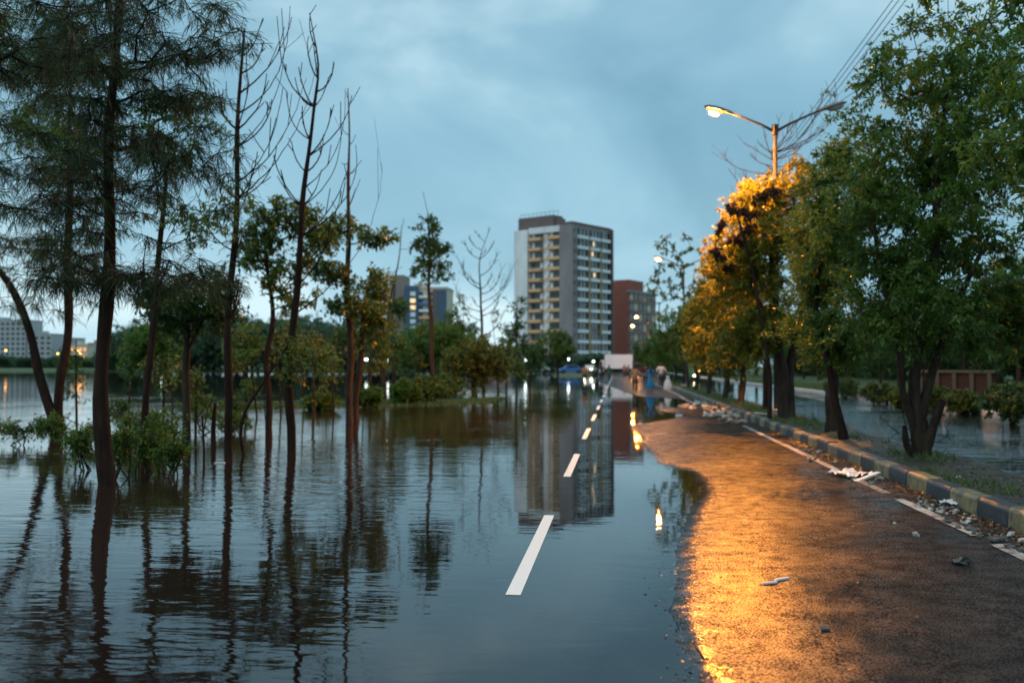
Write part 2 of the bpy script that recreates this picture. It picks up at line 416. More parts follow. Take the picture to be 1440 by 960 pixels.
# median between the carriageways
def med_z(x, y): return .15 + .035 * np.sin(x * 4 + y * .9) * np.cos(y * 1.7) + .02 * np.sin(y * 5.3 + x * 7)
grid('median', np.linspace(3.66, 5.0, 12), spaced(-10, 420, .18, 6, 10), med_z, M['soil'])
# kerbs: painted blocks
mbk = MB(); rk = random.Random(5)
def kerb_block(mb, x0, x1, y0, y1, h, mi, rr):
    dx = rr.uniform(-.012, .012); dh = rr.uniform(-.012, .012)
    mb.prism([(x0 + dx, -.12), (x0 + .015 + dx, h - .03 + dh), (x0 + .045 + dx, h + dh), (x1 + dx, h + dh), (x1 + dx, -.12)], 'y', y0 + .006, y1 - .006, mi)
y = -6.2; k = 0
while y < 130:
    kerb_block(mbk, 3.47, 3.67, y, y + .78, .235, k % 2, rk); y += .78; k += 1
o = mbk.build('kerb', [M['kerb_black'], M['kerb_yellow']], bevel=.012); tag(o, kind='structure')
mb2 = MB(); y = -6
while y < 300:
    L = 1.5 if y < 130 else 10
    kerb_block(mb2, 4.98, 5.09, y, y + L, .13, 0, rk); kerb_block(mb2, 11.38, 11.53, y, y + L, .13, 1, rk); y += L
o = mb2.build('kerb', [rough_mat('kerb_plain', (.10, .10, .10), (.2, .2, .19), 4, .7), rough_mat('kerb_far', (.36, .36, .35), (.5, .5, .48), 4, .7)]); tag(o, kind='structure')

# painted markings follow the road surface
def strip(name, x0, x1, y0, y1, m, lift=.004, n=12, jag=0.0, zabs=None):
    rr = random.Random(int(y0 * 100)); V = []; Fq = []
    ysx = np.linspace(y0, y1, n)
    for i, yy in enumerate(ysx):
        j0 = rr.uniform(-jag, jag); j1 = rr.uniform(-jag, jag)
        za, zb = (float(road_z(np.float64(q), yy)) + lift for q in (x0, x1))
        if zabs is not None: za = max(za, zabs); zb = max(zb, zabs)
        V += [(x0 + j0, yy, za), (x1 + j1, yy, zb)]
    for i in range(n - 1): Fq.append((2 * i, 2 * i + 1, 2 * i + 3, 2 * i + 2))
    return tag(link(name, np_mesh(name, V, Fq, m)), kind='structure')
y = 6.54; k = 0
while y < 160:
    strip('lane_marking', -.735, -.635, y, y + 3.52, M['dash'], .009, 24, zabs=.0025 if y < 60 else None); y += 7.06
for a, b in ((-3, 8.5), (8.9, 11.3), (11.8, 13.4), (14.4, 24.6), (26.3, 33.5), (34, 90), (90, 200)):
    strip('edge_line', 3.0, 3.11, a, b, M['edge'], .006, max(12, int((b - a) * 8)), .006)

# ------------------------------------------------------------------ trees
def catmull(P, step=.25):
    P = [np.asarray(p, float) for p in P]
    if len(P) == 2: P = [P[0], (P[0] + P[1]) / 2, P[1]]
    Q = [2 * P[0] - P[1]] + P + [2 * P[-1] - P[-2]]; out = []
    for i in range(1, len(Q) - 2):
        n = max(2, int(np.linalg.norm(Q[i + 1][:3] - Q[i][:3]) / step))
        for t in np.arange(n) / n:
            a, b, c, d = Q[i - 1], Q[i], Q[i + 1], Q[i + 2]
            out.append(.5 * (2 * b + (c - a) * t + (2 * a - 5 * b + 4 * c - d) * t * t + (3 * b - a - 3 * c + d) * t ** 3))
    out.append(Q[-2]); return np.array(out)
def prisms(P0, P1, r0, r1, n=5):
    P0 = np.asarray(P0); P1 = np.asarray(P1); D = P1 - P0
    L = np.linalg.norm(D, axis=1, keepdims=True) + 1e-9; T = D / L
    ref = np.where(np.abs(T[:, 2:3]) > .9, np.array([[1., 0, 0]]), np.array([[0., 0, 1]]))
    A = np.cross(T, ref); A /= np.linalg.norm(A, axis=1, keepdims=True) + 1e-9; B = np.cross(T, A)
    ang = np.arange(n) * 2 * np.pi / n
    ring = A[:, None, :] * np.cos(ang)[None, :, None] + B[:, None, :] * np.sin(ang)[None, :, None]
    V = np.concatenate([P0[:, None] + ring * np.asarray(r0)[:, None, None], P1[:, None] + ring * np.asarray(r1)[:, None, None]], 1).reshape(-1, 3)
    base = np.arange(len(P0))[:, None] * 2 * n; k = np.arange(n)[None]
    Fq = np.stack([base + k, base + (k + 1) % n, base + n + (k + 1) % n, base + n + k], -1).reshape(-1, 4)
    return V, Fq
def merge(parts):
    V = []; Fq = []; b = 0
    for v, f in parts:
        if len(v) == 0: continue
        V.append(v); Fq.append(f + b); b += len(v)
    return np.concatenate(V), np.concatenate(Fq)
def ellip_samples(rng, ells, n, shell=2.0, gap=.0, gs=.8):
    w = np.array([e[6] if len(e) > 6 else e[3] * e[4] * e[5] for e in ells]); w = w / w.sum()
    out = []
    tries = 0
    while len(out) < n and tries < n * 20:
        tries += 1
        e = ells[rng.choice(len(ells), p=w)]
        d = rng.normal(size=3); d /= np.linalg.norm(d); r = rng.random() ** (1 / (shell + 1))
        p = np.array([e[0] + d[0] * e[3] * r, e[1] + d[1] * e[4] * r, e[2] + d[2] * e[5] * r])
        if gap and mnoise.noise(Vector(p * gs)) < -.35 + gap * rng.random(): continue
        out.append(p)
    return np.array(out)
def grow(rng, trunks, clumps, zmin, bend=.22, wig=.10, seg=.3, r_tip=.005, expo=.5, low_pen=.9, bare=False, twigs=2, steep=1.55):
    pos = []; par = []; fixr = []; ok = []
    for tr in trunks:
        T = catmull(tr)
        ph = rng.uniform(0, 6, 4)
        for i, p in enumerate(T):
            w_ = min(1, i / 6) * p[3] * .45; zz = i * .33
            p = p + np.array([math.sin(zz * 1.7 + ph[0]) * w_ + math.sin(zz * .6 + ph[1]) * w_, math.cos(zz * 1.3 + ph[2]) * w_, 0, p[3] * (.07 * math.sin(zz * 2.9 + ph[3]) + rng.normal() * .03)])
            pos.append(p[:3]); par.append(-1 if i == 0 else len(pos) - 2); fixr.append(p[3]); ok.append(p[2] > zmin)
    pos = list(pos)
    if len(clumps):
        tp = np.array(pos)
        dd = [np.min(np.linalg.norm(tp - c, axis=1)) for c in clumps]
        for ci in np.argsort(dd):
            c = clumps[ci]; Pn = np.array(pos)
            v = c - Pn; d = np.linalg.norm(v, axis=1)
            if bare:
                hz = np.hypot(v[:, 0], v[:, 1]); want = c[2] - np.maximum(.45 * steep / 1.55, steep * hz)
                cost = np.abs(Pn[:, 2] - want) + .35 * hz + np.where(np.array(ok), 0, 1e3)
                j = int(np.argmin(cost)); p0 = Pn[j]; vv = c - p0; L = float(np.linalg.norm(vv))
                if L < .05: continue
                ctrl = p0 + np.array([vv[0] * .85, vv[1] * .85, vv[2] * .28]) + rng.normal(size=3) * wig * L
                n = max(4, int(L / seg)); last = j; made = []
                for t in (np.arange(n) + 1) / n:
                    q = (1 - t) ** 2 * p0 + 2 * t * (1 - t) * ctrl + t * t * c + rng.normal(size=3) * .0028 * L
                    pos.append(q); par.append(last); fixr.append(0); ok.append(False); last = len(pos) - 1; made.append(last)
                for _ in range(twigs):
                    s0 = made[rng.integers(len(made) // 3, len(made))]; q0 = pos[s0]
                    dr = rng.normal(size=3) * [.5, .4, .25] + vv / L * .7 + np.array([0, 0, .55]); dr /= np.linalg.norm(dr); last = s0; l2 = L * rng.uniform(.12, .35)
                    for t in (.33, .67, 1.0):
                        q = q0 + dr * l2 * t + np.array([0, 0, .12 * l2 * t * t]); pos.append(q); par.append(last); fixr.append(0); ok.append(False); last = len(pos) - 1
                continue
            cost = d + low_pen * np.maximum(0, Pn[:, 2] - c[2] + .25 * d) + np.where(ok, 0, 1e3)
            j = int(np.argmin(cost)); p0 = Pn[j]; L = d[j]
            if L < .05: continue
            ctrl = (p0 + c) / 2 + np.array([0, 0, bend * L]) + rng.normal(size=3) * wig * L
            n = max(2, int(L / seg)); last = j
            for t in (np.arange(n) + 1) / n:
                q = (1 - t) ** 2 * p0 + 2 * t * (1 - t) * ctrl + t * t * c
                q = q + rng.normal(size=3) * .02 * L * (1 - t)
                pos.append(q); par.append(last); fixr.append(0); ok.append(True); last = len(pos) - 1
    pos = np.array(pos); par = np.array(par); fixr = np.array(fixr)
    cnt = np.zeros(len(pos))
    haschild = np.zeros(len(pos), bool); haschild[par[par >= 0]] = True
    cnt[~haschild] = 1
    for i in range(len(pos) - 1, -1, -1):
        if par[i] >= 0: cnt[par[i]] += cnt[i]
    rad = np.where(fixr > 0, fixr, r_tip * np.maximum(cnt, 1) ** expo)
    for i in range(len(pos)):
        if par[i] >= 0 and fixr[i] == 0: rad[i] = min(rad[i], rad[par[i]] * .92)
    idx = np.where(par >= 0)[0]; p = par[idx]
    r0 = np.where((fixr[p] > 0) & (fixr[idx] == 0), np.minimum(rad[p], rad[idx] * 1.5), rad[p])
    thick = np.maximum(r0, rad[idx])
    # extend each piece a touch so that joints overlap
    D = pos[idx] - pos[p]
    out = []
    for lo, hi, n in ((0, .012, 4), (.012, .04, 6), (.04, 9, 10)):
        s = (thick >= lo) & (thick < hi)
        if s.any(): out.append(prisms(pos[p][s], pos[idx][s] + D[s] * .06, r0[s], rad[idx][s], n))
    return out
def leaves(rng, clumps, crad, per, L, W, twigs=6, droop=.25, tw_r=.0035, tint_shift=None, up=0.0, flat=.55):
    """returns leaf verts/faces/tints and twig prisms"""
    nC = len(clumps); nt_ = nC * twigs
    C = np.repeat(clumps, twigs, 0); cr = np.repeat(np.full(nC, crad) * rng.uniform(.65, 1.25, nC), twigs)
    d = rng.normal(size=(nt_, 3)); d[:, 2] = d[:, 2] * .75 + up; d /= np.linalg.norm(d, axis=1, keepdims=True)
    ln = cr * rng.uniform(.55, 1.15, nt_)
    tips = C + d * ln[:, None]; tips[:, 2] -= droop * ln * .6
    k = max(1, per // twigs); n = nt_ * k
    ti = np.repeat(np.arange(nt_), k)
    t = rng.uniform(.15, 1.02, n)[:, None]
    base = C[ti] + (tips[ti] - C[ti]) * t + rng.normal(size=(n, 3)) * (crad * .045)
    ld = d[ti] * .5 + rng.normal(size=(n, 3)) * .75; ld[:, 2] -= droop; ld /= np.linalg.norm(ld, axis=1, keepdims=True)
    up_ = rng.normal(size=(n, 3)) * flat + np.array([0, 0, 1.0])
    S = np.cross(ld, up_); S /= np.linalg.norm(S, axis=1, keepdims=True) + 1e-9
    Nn = np.cross(S, ld)
    l = (L * rng.uniform(.6, 1.25, n))[:, None]; w = (W * rng.uniform(.7, 1.2, n))[:, None]
    V = np.stack([base, base + ld * l * .48 + S * w * .5 + Nn * w * .18, base + ld * l + Nn * l * -.08, base + ld * l * .48 - S * w * .5 + Nn * w * .18], 1).reshape(-1, 3)
    Fq = np.arange(n * 4).reshape(-1, 4)
    ct = np.repeat(rng.normal(.42, .16, nC), twigs)[ti]
    tint = np.clip(ct + rng.normal(0, .14, n) + (rng.random(n) < .025) * .5, 0, 1)
    tw = prisms(C, tips, np.full(nt_, tw_r * 1.3), np.full(nt_, tw_r * .6), 3) if tw_r else None
    return V, Fq, tint, tw
def needles(rng, clumps, crad, per, L, W, twigs=6, lean=(0, 0, 0)):
    nC = len(clumps); nt_ = nC * twigs
    C = np.repeat(clumps, twigs, 0)
    d = rng.normal(size=(nt_, 3)); d[:, 2] = d[:, 2] * .4; d += np.array(lean); d /= np.linalg.norm(d, axis=1, keepdims=True)
    ln = crad * rng.uniform(.5, 1.3, nt_); tips = C + d * ln[:, None]; tips[:, 2] -= .25 * ln
    k = max(1, per // twigs); n = nt_ * k; ti = np.repeat(np.arange(nt_), k)
    t = rng.uniform(.0, 1.0, n)[:, None]; base = C[ti] + (tips[ti] - C[ti]) * t
    ld = d[ti] * .7 + rng.normal(size=(n, 3)) * .38 + np.array([0, 0, -.62]); ld /= np.linalg.norm(ld, axis=1, keepdims=True)
    S = np.cross(ld, rng.normal(size=(n, 3))); S /= np.linalg.norm(S, axis=1, keepdims=True) + 1e-9
    l = (L * rng.uniform(.5, 1.3, n))[:, None]
    sag = np.array([0, 0, -1.0])[None] * l * .22
    V = np.stack([base - S * W * .5, base + ld * l * .55 - S * W * .5, base + ld * l + sag, base + ld * l * .55 + S * W * .5], 1).reshape(-1, 3)
    Fq = np.arange(n * 4).reshape(-1, 4)
    ct = np.repeat(rng.normal(.42, .2, nC), twigs)[ti]
    tint = np.clip(ct + rng.normal(0, .12, n), 0, 1)
    return V, Fq, tint, prisms(C, tips, np.full(nt_, .006), np.full(nt_, .003), 3)
def tree(name, loc, label, cat, trunks, groups, zmin, bark='bark', group=None, seed=1, extra_clumps=(), **gk):
    """trunks: polylines of (x,y,z,r); groups: list of dict(ells|pts, n, leaf settings)"""
    rng = np.random.default_rng(seed)
    root = empty(name, loc, label, cat, group)
    base = np.array([float(loc[0]), float(loc[1]), float(loc[2])])
    allc = []; crown = {}
    twp = []
    for g in groups:
        c = np.array(g['pts']) if 'pts' in g else ellip_samples(rng, g['ells'], g['n'], g.get('shell', 1.6), g.get('gap', 0), g.get('gs', .8))
        allc.append(c)
        if g.get('mode') == 'bare': continue
        if g.get('mode') == 'needle':
            V, Fq, ti, tw = needles(rng, c, g['cr'], g['per'], g.get('L', .2), g.get('W', .006), g.get('twigs', 6), g.get('lean', (0, 0, 0)))
        else:
            V, Fq, ti, tw = leaves(rng, c, g['cr'], g['per'], g.get('L', .08), g.get('W', .036), g.get('twigs', 6), g.get('droop', .3), g.get('tw_r', .0035), up=g.get('up', 0))
        if tw: twp.append(tw)
        crown.setdefault((g.get('part', 'crown'), g['mat']), []).append((V, Fq, ti))
    allc = np.concatenate(allc) if allc else np.zeros((0, 3))
    sk = grow(rng, trunks, allc, zmin, **gk)
    parts = []
    out = sk + twp
    V, Fq = merge(out)
    o = link('trunk', np_mesh('trunk', V - base, Fq, M[bark], smooth=True), root)
    for (pn, mt), lst in crown.items():
        V, Fq = merge([(a, b) for a, b, c in lst]); ti = np.concatenate([c for a, b, c in lst])
        link(pn, np_mesh(pn, V - base, Fq, M[mt], tint=ti), root)
    return root
def img(pts, Y0, Y1=None):
    """trunk polyline from picture points (px,py,r) at distance Y0..Y1"""
    n = len(pts); out = []
    for i, (px, py, r) in enumerate(pts):
        yy = Y0 if Y1 is None else Y0 + (Y1 - Y0) * i / (n - 1)
        q = at(px, py, yy); out.append((*q, r))
    return out
def ell(px, py, Y, rpx, rpy, ry=None, w=None):
    """crown lobe: picture centre and half sizes at distance Y"""
    c = at(px, py, Y); k = Y / FPX
    e = [c[0], c[1], c[2], rpx * k, (ry if ry else rpx * k), rpy * k]
    if w: e.append(w)
    return tuple(e)

# --- right side: trees on the median
def on(px, py, Y, z=None):
    q = at(px, py, Y)
    return q
tree('median_tree', (4.9, 10.6, .1), 'large-leaved green tree whose crown fills the top right corner', 'tree',
     [[(4.9, 10.6, .05, .13), (4.85, 10.6, 1.6, .11), (5.0, 10.5, 3.2, .08), (4.8, 10.4, 5.5, .04)]],
     [dict(ells=[(5.2, 10.5, 5.0, 1.6, 1.7, 1.5), (5.0, 10.2, 3.7, 1.35, 1.4, .9)], n=170, cr=.42, per=120, L=.095, W=.040, mat='leaf_green', gap=.35)],
     2.0, seed=3)
tree('median_tree', (4.55, 15.6, .1), 'multi-stemmed green tree with sawn side stub on the median', 'tree',
     [img([(1297, 662, .15), (1293, 600, .125), (1290, 560, .09), (1300, 480, .09), (1310, 380, .07), (1320, 250, .05), (1330, 120, .03)], 15.6),
      img([(1290, 610, .075), (1268, 550, .055), (1262, 480, .05), (1240, 380, .04), (1225, 280, .02)], 15.6, 15.2),
      img([(1300, 640, .08), (1312, 600, .07), (1323, 564, .055)], 15.6, 15.3),
      img([(1292, 650, .07), (1275, 625, .05), (1271, 600, .035)], 15.6, 15.3),
      img([(1294, 590, .08), (1310, 520, .06), (1345, 430, .045), (1390, 330, .03)], 15.6, 15.9)],
     [dict(ells=[ell(1330, 250, 15.8, 150, 230), ell(1240, 330, 15.4, 85, 140), ell(1350, 60, 16, 95, 110), ell(1400, 330, 16.4, 130, 130)], n=340, cr=.46, per=140, L=.10, W=.042, mat='leaf_green', gap=.35),
      dict(ells=[ell(1290, 440, 15.3, 130, 55), ell(1420, 440, 16.5, 90, 60)], n=110, cr=.40, per=110, L=.09, W=.038, mat='leaf_green', gap=.3),
      dict(ells=[ell(1265, 600, 15.6, 30, 35), ell(1330, 590, 15.7, 20, 30)], n=8, cr=.18, per=24, L=.06, W=.02, mat='leaf_dark', w=1)],
     1.9, seed=4)
tree('median_tree', (4.1, 18.5, .1), 'slim leaning dark-trunked tree on the median behind the striped kerb', 'tree',
     [img([(1190, 634, .10), (1183, 600, .085), (1172, 560, .075), (1165, 515, .065), (1160, 480, .06), (1150, 420, .045), (1165, 330, .03)], 18.5),
      img([(1162, 512, .06), (1163, 470, .05), (1185, 390, .035), (1200, 300, .02)], 18.5, 18.8)],
     [dict(ells=[ell(1180, 330, 18.6, 62, 110), ell(1165, 430, 18.4, 50, 60), ell(1195, 230, 18.8, 42, 60), ell(1180, 470, 18.6, 50, 40)], n=190, cr=.44, per=130, L=.085, W=.036, mat='leaf_green', gap=.4)],
     2.0, 'bark_dark', seed=5)
tree('median_tree', (4.3, 21, .1), 'stout broken-topped tree standing close behind the slim leaning tree', 'tree',
     [img([(1167, 622, .15), (1168, 590, .13), (1164, 560, .12), (1170, 500, .09), (1150, 440, .06), (1140, 360, .04)], 21)],
     [dict(ells=[ell(1150, 360, 21.3, 48, 80), ell(1170, 480, 21, 40, 45), ell(1130, 450, 21, 35, 50)], n=130, cr=.44, per=110, L=.085, W=.036, mat='leaf_green', gap=.4),
      dict(ells=[ell(1155, 600, 20.8, 14, 22)], n=3, cr=.22, per=30, L=.06, W=.025, mat='leaf_dark')],
     2.0, seed=6)
tree('median_tree', (4.2, 25.9, .1), 'twin-trunked tree glowing orange right under the lit street lamp', 'tree',
     [img([(1104, 606, .17), (1100, 560, .15), (1098, 500, .12), (1092, 440, .09), (1085, 370, .06), (1080, 300, .03)], 25.9),
      img([(1110, 604, .14), (1112, 550, .12), (1118, 490, .10), (1130, 430, .07), (1140, 350, .04)], 25.9, 26.4),
      img([(1098, 500, .07), (1075, 440, .05), (1050, 390, .03), (1030, 350, .02)], 25.9, 25.6)],
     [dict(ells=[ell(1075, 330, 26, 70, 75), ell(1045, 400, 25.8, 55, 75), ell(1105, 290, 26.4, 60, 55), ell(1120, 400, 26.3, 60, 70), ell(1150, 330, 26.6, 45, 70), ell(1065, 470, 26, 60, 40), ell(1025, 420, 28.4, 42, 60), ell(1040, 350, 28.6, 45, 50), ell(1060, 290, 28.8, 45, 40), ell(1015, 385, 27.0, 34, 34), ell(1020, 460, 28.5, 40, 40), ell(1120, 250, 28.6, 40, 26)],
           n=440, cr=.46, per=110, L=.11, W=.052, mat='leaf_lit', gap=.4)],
     2.2, seed=7)
bt = img([(1075, 590, .09), (1080, 480, .07), (1090, 350, .05), (1095, 260, .03), (1085, 215, .018)], 31.2)
bp_ = [at(*q) for q in ((1018, 212, 31.2), (1035, 240, 31), (1050, 250, 31.5), (1045, 200, 31.2), (1060, 222, 31.8), (1075, 185, 31.4), (1108, 180, 31.8), (1125, 205, 31.2), (1120, 175, 31.3), (1140, 195, 31.2), (1065, 200, 30.8), (1095, 170, 31.5), (1150, 225, 31.4), (1135, 235, 30.8),
                         (1040, 268, 31), (1068, 252, 31.5), (1110, 222, 31.9), (1080, 235, 30.8), (1128, 160, 31.4), (1160, 130, 31.2), (1178, 135, 31.5), (1172, 160, 31.3))]
dead_ = [at(px_, py_, 25.2) for px_, py_ in ((1015, 312), (1029, 288), (1046, 292), (1076, 268), (1088, 262), (1036, 330), (1008, 348), (1050, 318), (1014, 356), (1060, 300), (1066, 272), (1024, 372))]
tree('bare_tree', (4.1, 31.2, .1), 'nearly leafless twiggy tree behind the lamp post', 'tree', [bt],
     [dict(pts=bp_, mode='bare'),
      dict(pts=[at(1160, 130, 31.2), at(1176, 133, 31.3), at(1118, 225, 31), at(1098, 240, 31)], cr=.2, per=26, L=.10, W=.045, mat='leaf_green', twigs=4)],
     3.0, 'bark_dark', seed=8, seg=.25, r_tip=.0055, bare=True, twigs=5, wig=.14, steep=.55)
tree('dead_branch_tree', (3.95, 24.9, .1), 'thin tree with hanging clumps of dead brown leaves left of the lamp post', 'tree',
     [img([(1082, 612, .06), (1080, 500, .05), (1062, 400, .04), (1045, 330, .03), (1035, 295, .015)], 25.0)],
     [dict(pts=dead_, cr=.17, per=170, L=.17, W=.05, droop=1.3, mat='dead_leaf', part='dead_leaves', twigs=6)], 3.0, 'bark_dark', seed=9, r_tip=.007)
specs = [
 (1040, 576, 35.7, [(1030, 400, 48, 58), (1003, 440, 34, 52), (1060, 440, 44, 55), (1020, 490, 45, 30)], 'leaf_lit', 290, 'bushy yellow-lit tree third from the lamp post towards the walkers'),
 (1022, 569, 41, [(1000, 450, 34, 52), (1030, 480, 34, 40), (982, 470, 22, 36)], 'leaf_lit', 170, 'small golden-lit tree behind the rubble heap on the median'),
 (1003, 562, 48, [(990, 455, 30, 42), (1005, 480, 25, 32), (975, 480, 18, 26)], 'leaf_lit', 110, 'rounded amber-lit tree on the median left of the golden one'),
 (985, 556, 56, [(970, 450, 26, 34), (958, 475, 20, 30), (985, 480, 20, 30)], 'leaf_olive', 100, 'olive tree below the sparse tall tree on the median'),
 (960, 549, 76, [(945, 465, 25, 38), (938, 490, 24, 26), (965, 480, 18, 26)], 'leaf_green', 120, 'dense green tree above the woman in blue'),
 (945, 542, 92, [(925, 482, 17, 28), (920, 500, 15, 16), (945, 490, 14, 22)], 'leaf_green', 90, 'round green tree just right of the orange bush'),
 (930, 537, 118, [(905, 495, 12, 16), (912, 505, 12, 10)], 'leaf_yellow', 60, 'small orange-lit bushy tree right of the white truck'),
]
for i, (bx, by, Y, els, lm, n, lab) in enumerate(specs):
    b = gr(bx, by); b[1] = Y; b[0] = 4.3; b[2] = .1
    c0 = at(els[0][0], els[0][1], Y)
    tr = [(b[0], b[1], .05, .12), (b[0] + .1, b[1], 1.2, .10), ((b[0] + c0[0]) / 2, b[1], 2.4, .07), (c0[0], c0[1], c0[2] + .6, .03)]
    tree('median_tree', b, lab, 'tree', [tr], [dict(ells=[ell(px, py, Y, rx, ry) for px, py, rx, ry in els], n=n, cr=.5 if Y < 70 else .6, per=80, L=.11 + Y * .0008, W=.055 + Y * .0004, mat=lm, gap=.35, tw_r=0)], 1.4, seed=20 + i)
sp = [at(*q, 62) for q in ((935, 335), (948, 345), (960, 355), (972, 348), (985, 352), (930, 372), (938, 352), (922, 382), (915, 395), (925, 400), (945, 372), (955, 385), (968, 372), (980, 380), (992, 368), (1000, 382), (940, 395), (958, 402), (975, 398), (990, 395), (918, 408), (933, 415), (950, 418), (968, 412), (985, 415), (945, 405), (1005, 400), (928, 345), (965, 335), (952, 362))]
tree('sparse_tree', (4.4, 62, .1), 'tall sparse dark-leaved tree silhouetted beside second street lamp', 'tree',
     [img([(968, 560, .11), (966, 480, .09), (962, 430, .06), (958, 380, .03)], 62)], [dict(pts=sp, cr=.42, per=34, L=.24, W=.14, mat='leaf_dark', twigs=4, tw_r=.012)], 3.0, seed=40, r_tip=.02)

# right side beyond the second carriageway
def simple_tree(name, x, y, h, cw, lm, label, cat, seed, group=None, z0=.05, n=120, leafL=.16, base_frac=.3, dens=70, bark='bark', tw=0):
    cz = h * (base_frac + 1) / 2
    rng = np.random.default_rng(seed)
    els = [(x, y, cz, cw * .75, cw * .75, h * (1 - base_frac) / 2)]
    for k in range(5):
        a = rng.uniform(0, 6.28); els.append((x + math.cos(a) * cw * .5, y + math.sin(a) * cw * .5, rng.uniform(h * (base_frac + .12), h * .85), cw * rng.uniform(.35, .55), cw * .5, h * rng.uniform(.12, .2)))
    tr = [(x, y, z0 - .2, .02 * h), (x + rng.uniform(-.1, .1), y, h * .25, .016 * h), (x + rng.uniform(-.3, .3), y, h * .6, .009 * h), (x, y, h * .85, .004 * h)]
    return tree(name, (x, y, z0), label, cat, [tr], [dict(ells=els, n=n, cr=cw * .2, per=dens, L=leafL, W=leafL * .5, mat=lm, gap=.45, gs=1.6 / cw * 1.2, tw_r=tw)], h * base_frac * .7, bark, group, seed, seg=cw * .15)
rr = random.Random(11)
protos = [simple_tree('roadside_tree', 16 + 4 * i, 22, 7.0 + .6 * i, 2.9, lm, 'dark leafy tree standing beyond the flooded second carriageway', 'tree', 60 + i, 'trees beyond the far kerb', n=150, leafL=.15, base_frac=.22, dens=80)
          for i, lm in enumerate(('leaf_dark', 'leaf_green', 'leaf_dark'))]
spots = []
yy = 19
while yy < 150:
    for lane in (0, 1):
        spots.append((18.2 + lane * 4.5 + rr.uniform(-.8, .8), yy + rr.uniform(-1, 1) + lane * 2)); 
    yy += 4.6 + yy * .035
for i, (x, y) in enumerate(spots):
    o = protos[i] if i < 3 else copy_tree(protos[i % 3])
    o.location = (x, y, .05); o.rotation_euler = (0, 0, rr.uniform(0, 6.28)); s = rr.uniform(.75, 1.05); o.scale = (s, s, s * rr.uniform(.85, 1.0))

thick = simple_tree('thicket_tree', 27, 26, 5.5, 3.6, 'leaf_dark', 'dense low-branched tree closing the view deep behind the far kerb', 'tree', 66, 'thicket behind the far kerb', n=170, leafL=.24, base_frac=.02, dens=80)
k = 0
for x0, ya, yb, st, sc in ((26, 14, 150, 4.2, 1.0), (33, 30, 200, 7, 1.3), (13.5, 130, 330, 10, 1.25)):
    yy = ya
    while yy < yb:
        o = thick if k == 0 else copy_tree(thick)
        s_ = sc * rr.uniform(.85, 1.2); o.location = (x0 + rr.uniform(-1, 1), yy, .05); o.rotation_euler = (0, 0, rr.uniform(0, 6.28)); o.scale = (s_, s_, s_ * rr.uniform(.8, 1.1)); k += 1
        yy += st * rr.uniform(.8, 1.2)

def bush(name, x, y, w, h, lm, label, seed, cat='bush', group=None, n=60, L=.07, dens=90):
    els = [(x, y, h * .5, w * .5, w * .45, h * .45)]
    tr = [(x, y, -.02, .03), (x, y, h * .3, .025), (x + .05, y, h * .6, .015)]
    return tree(name, (x, y, .02), label, cat, [tr], [dict(ells=els, n=n, cr=w * .12, per=dens, L=L, W=L * .5, mat=lm, shell=3, tw_r=0)], 0.02, 'bark', group, seed, seg=.2)
for i, (px, py, rw, top, lab) in enumerate([
    (1232, 566, 42, 536, 'clipped round bush behind far kerb, left of the largest trunk'),
    (1262, 570, 30, 545, 'small low bush tucked beside the clipped round bush'),
    (1312, 573, 34, 541, 'bush half hidden behind the largest median trunk'),
    (1351, 580, 42, 547, 'flat-topped bush on its own in front of the red wall'),
    (1420, 594, 64, 535, 'big spreading bush at the right edge of the picture'),
    (1178, 558, 40, 528, 'bright bush behind far kerb between the two dark trunks')]):
    b = gr(px, py, .05); k = b[1] / FPX
    b[1] += .6; bush('bush', b[0] + .3, b[1], rw * 2 * k * .62, (py - top) * k, 'grass' if i != 1 else 'leaf_green', lab, 90 + i, n=90, L=.09)
# low red wall with pale piers
wl = gr(1300, 551); 
root = empty('boundary_wall', (18.6, 44.5, 0), 'low red-brown wall with pale posts and coping behind the bushes', 'wall')
m1 = rough_mat('red_wall', (.016, .007, .006), (.03, .012, .009), 3, .8); m2 = rough_mat('pale_post', (.035, .04, .028), (.06, .065, .045), 3, .8)
w0 = at(1296, 540, 42); w1 = at(1400, 540, 40)
mbw = MB(); ang = math.atan2(w1[1] - w0[1], w1[0] - w0[0]); Lw = float(np.hypot(*(w1 - w0)[:2])); root.location = (float(w0[0]), float(w0[1]), 0); root.rotation_euler = (0, 0, ang)
mbw.box((Lw / 2, 0, .6), (Lw, .2, 1.2)); mbw.build('wall_panel', m1, root)
mbw = MB(); mbw.box((Lw / 2, 0, 1.29), (Lw + .2, .5, .12)); mbw.build('coping', m2, root, bevel=.02)
for k in range(5):
    mbw = MB(); mbw.box((Lw * (k + .1) / 4.3, -.16, .62), (.16, .14, 1.22)); mbw.build('post', m2, root, bevel=.01)

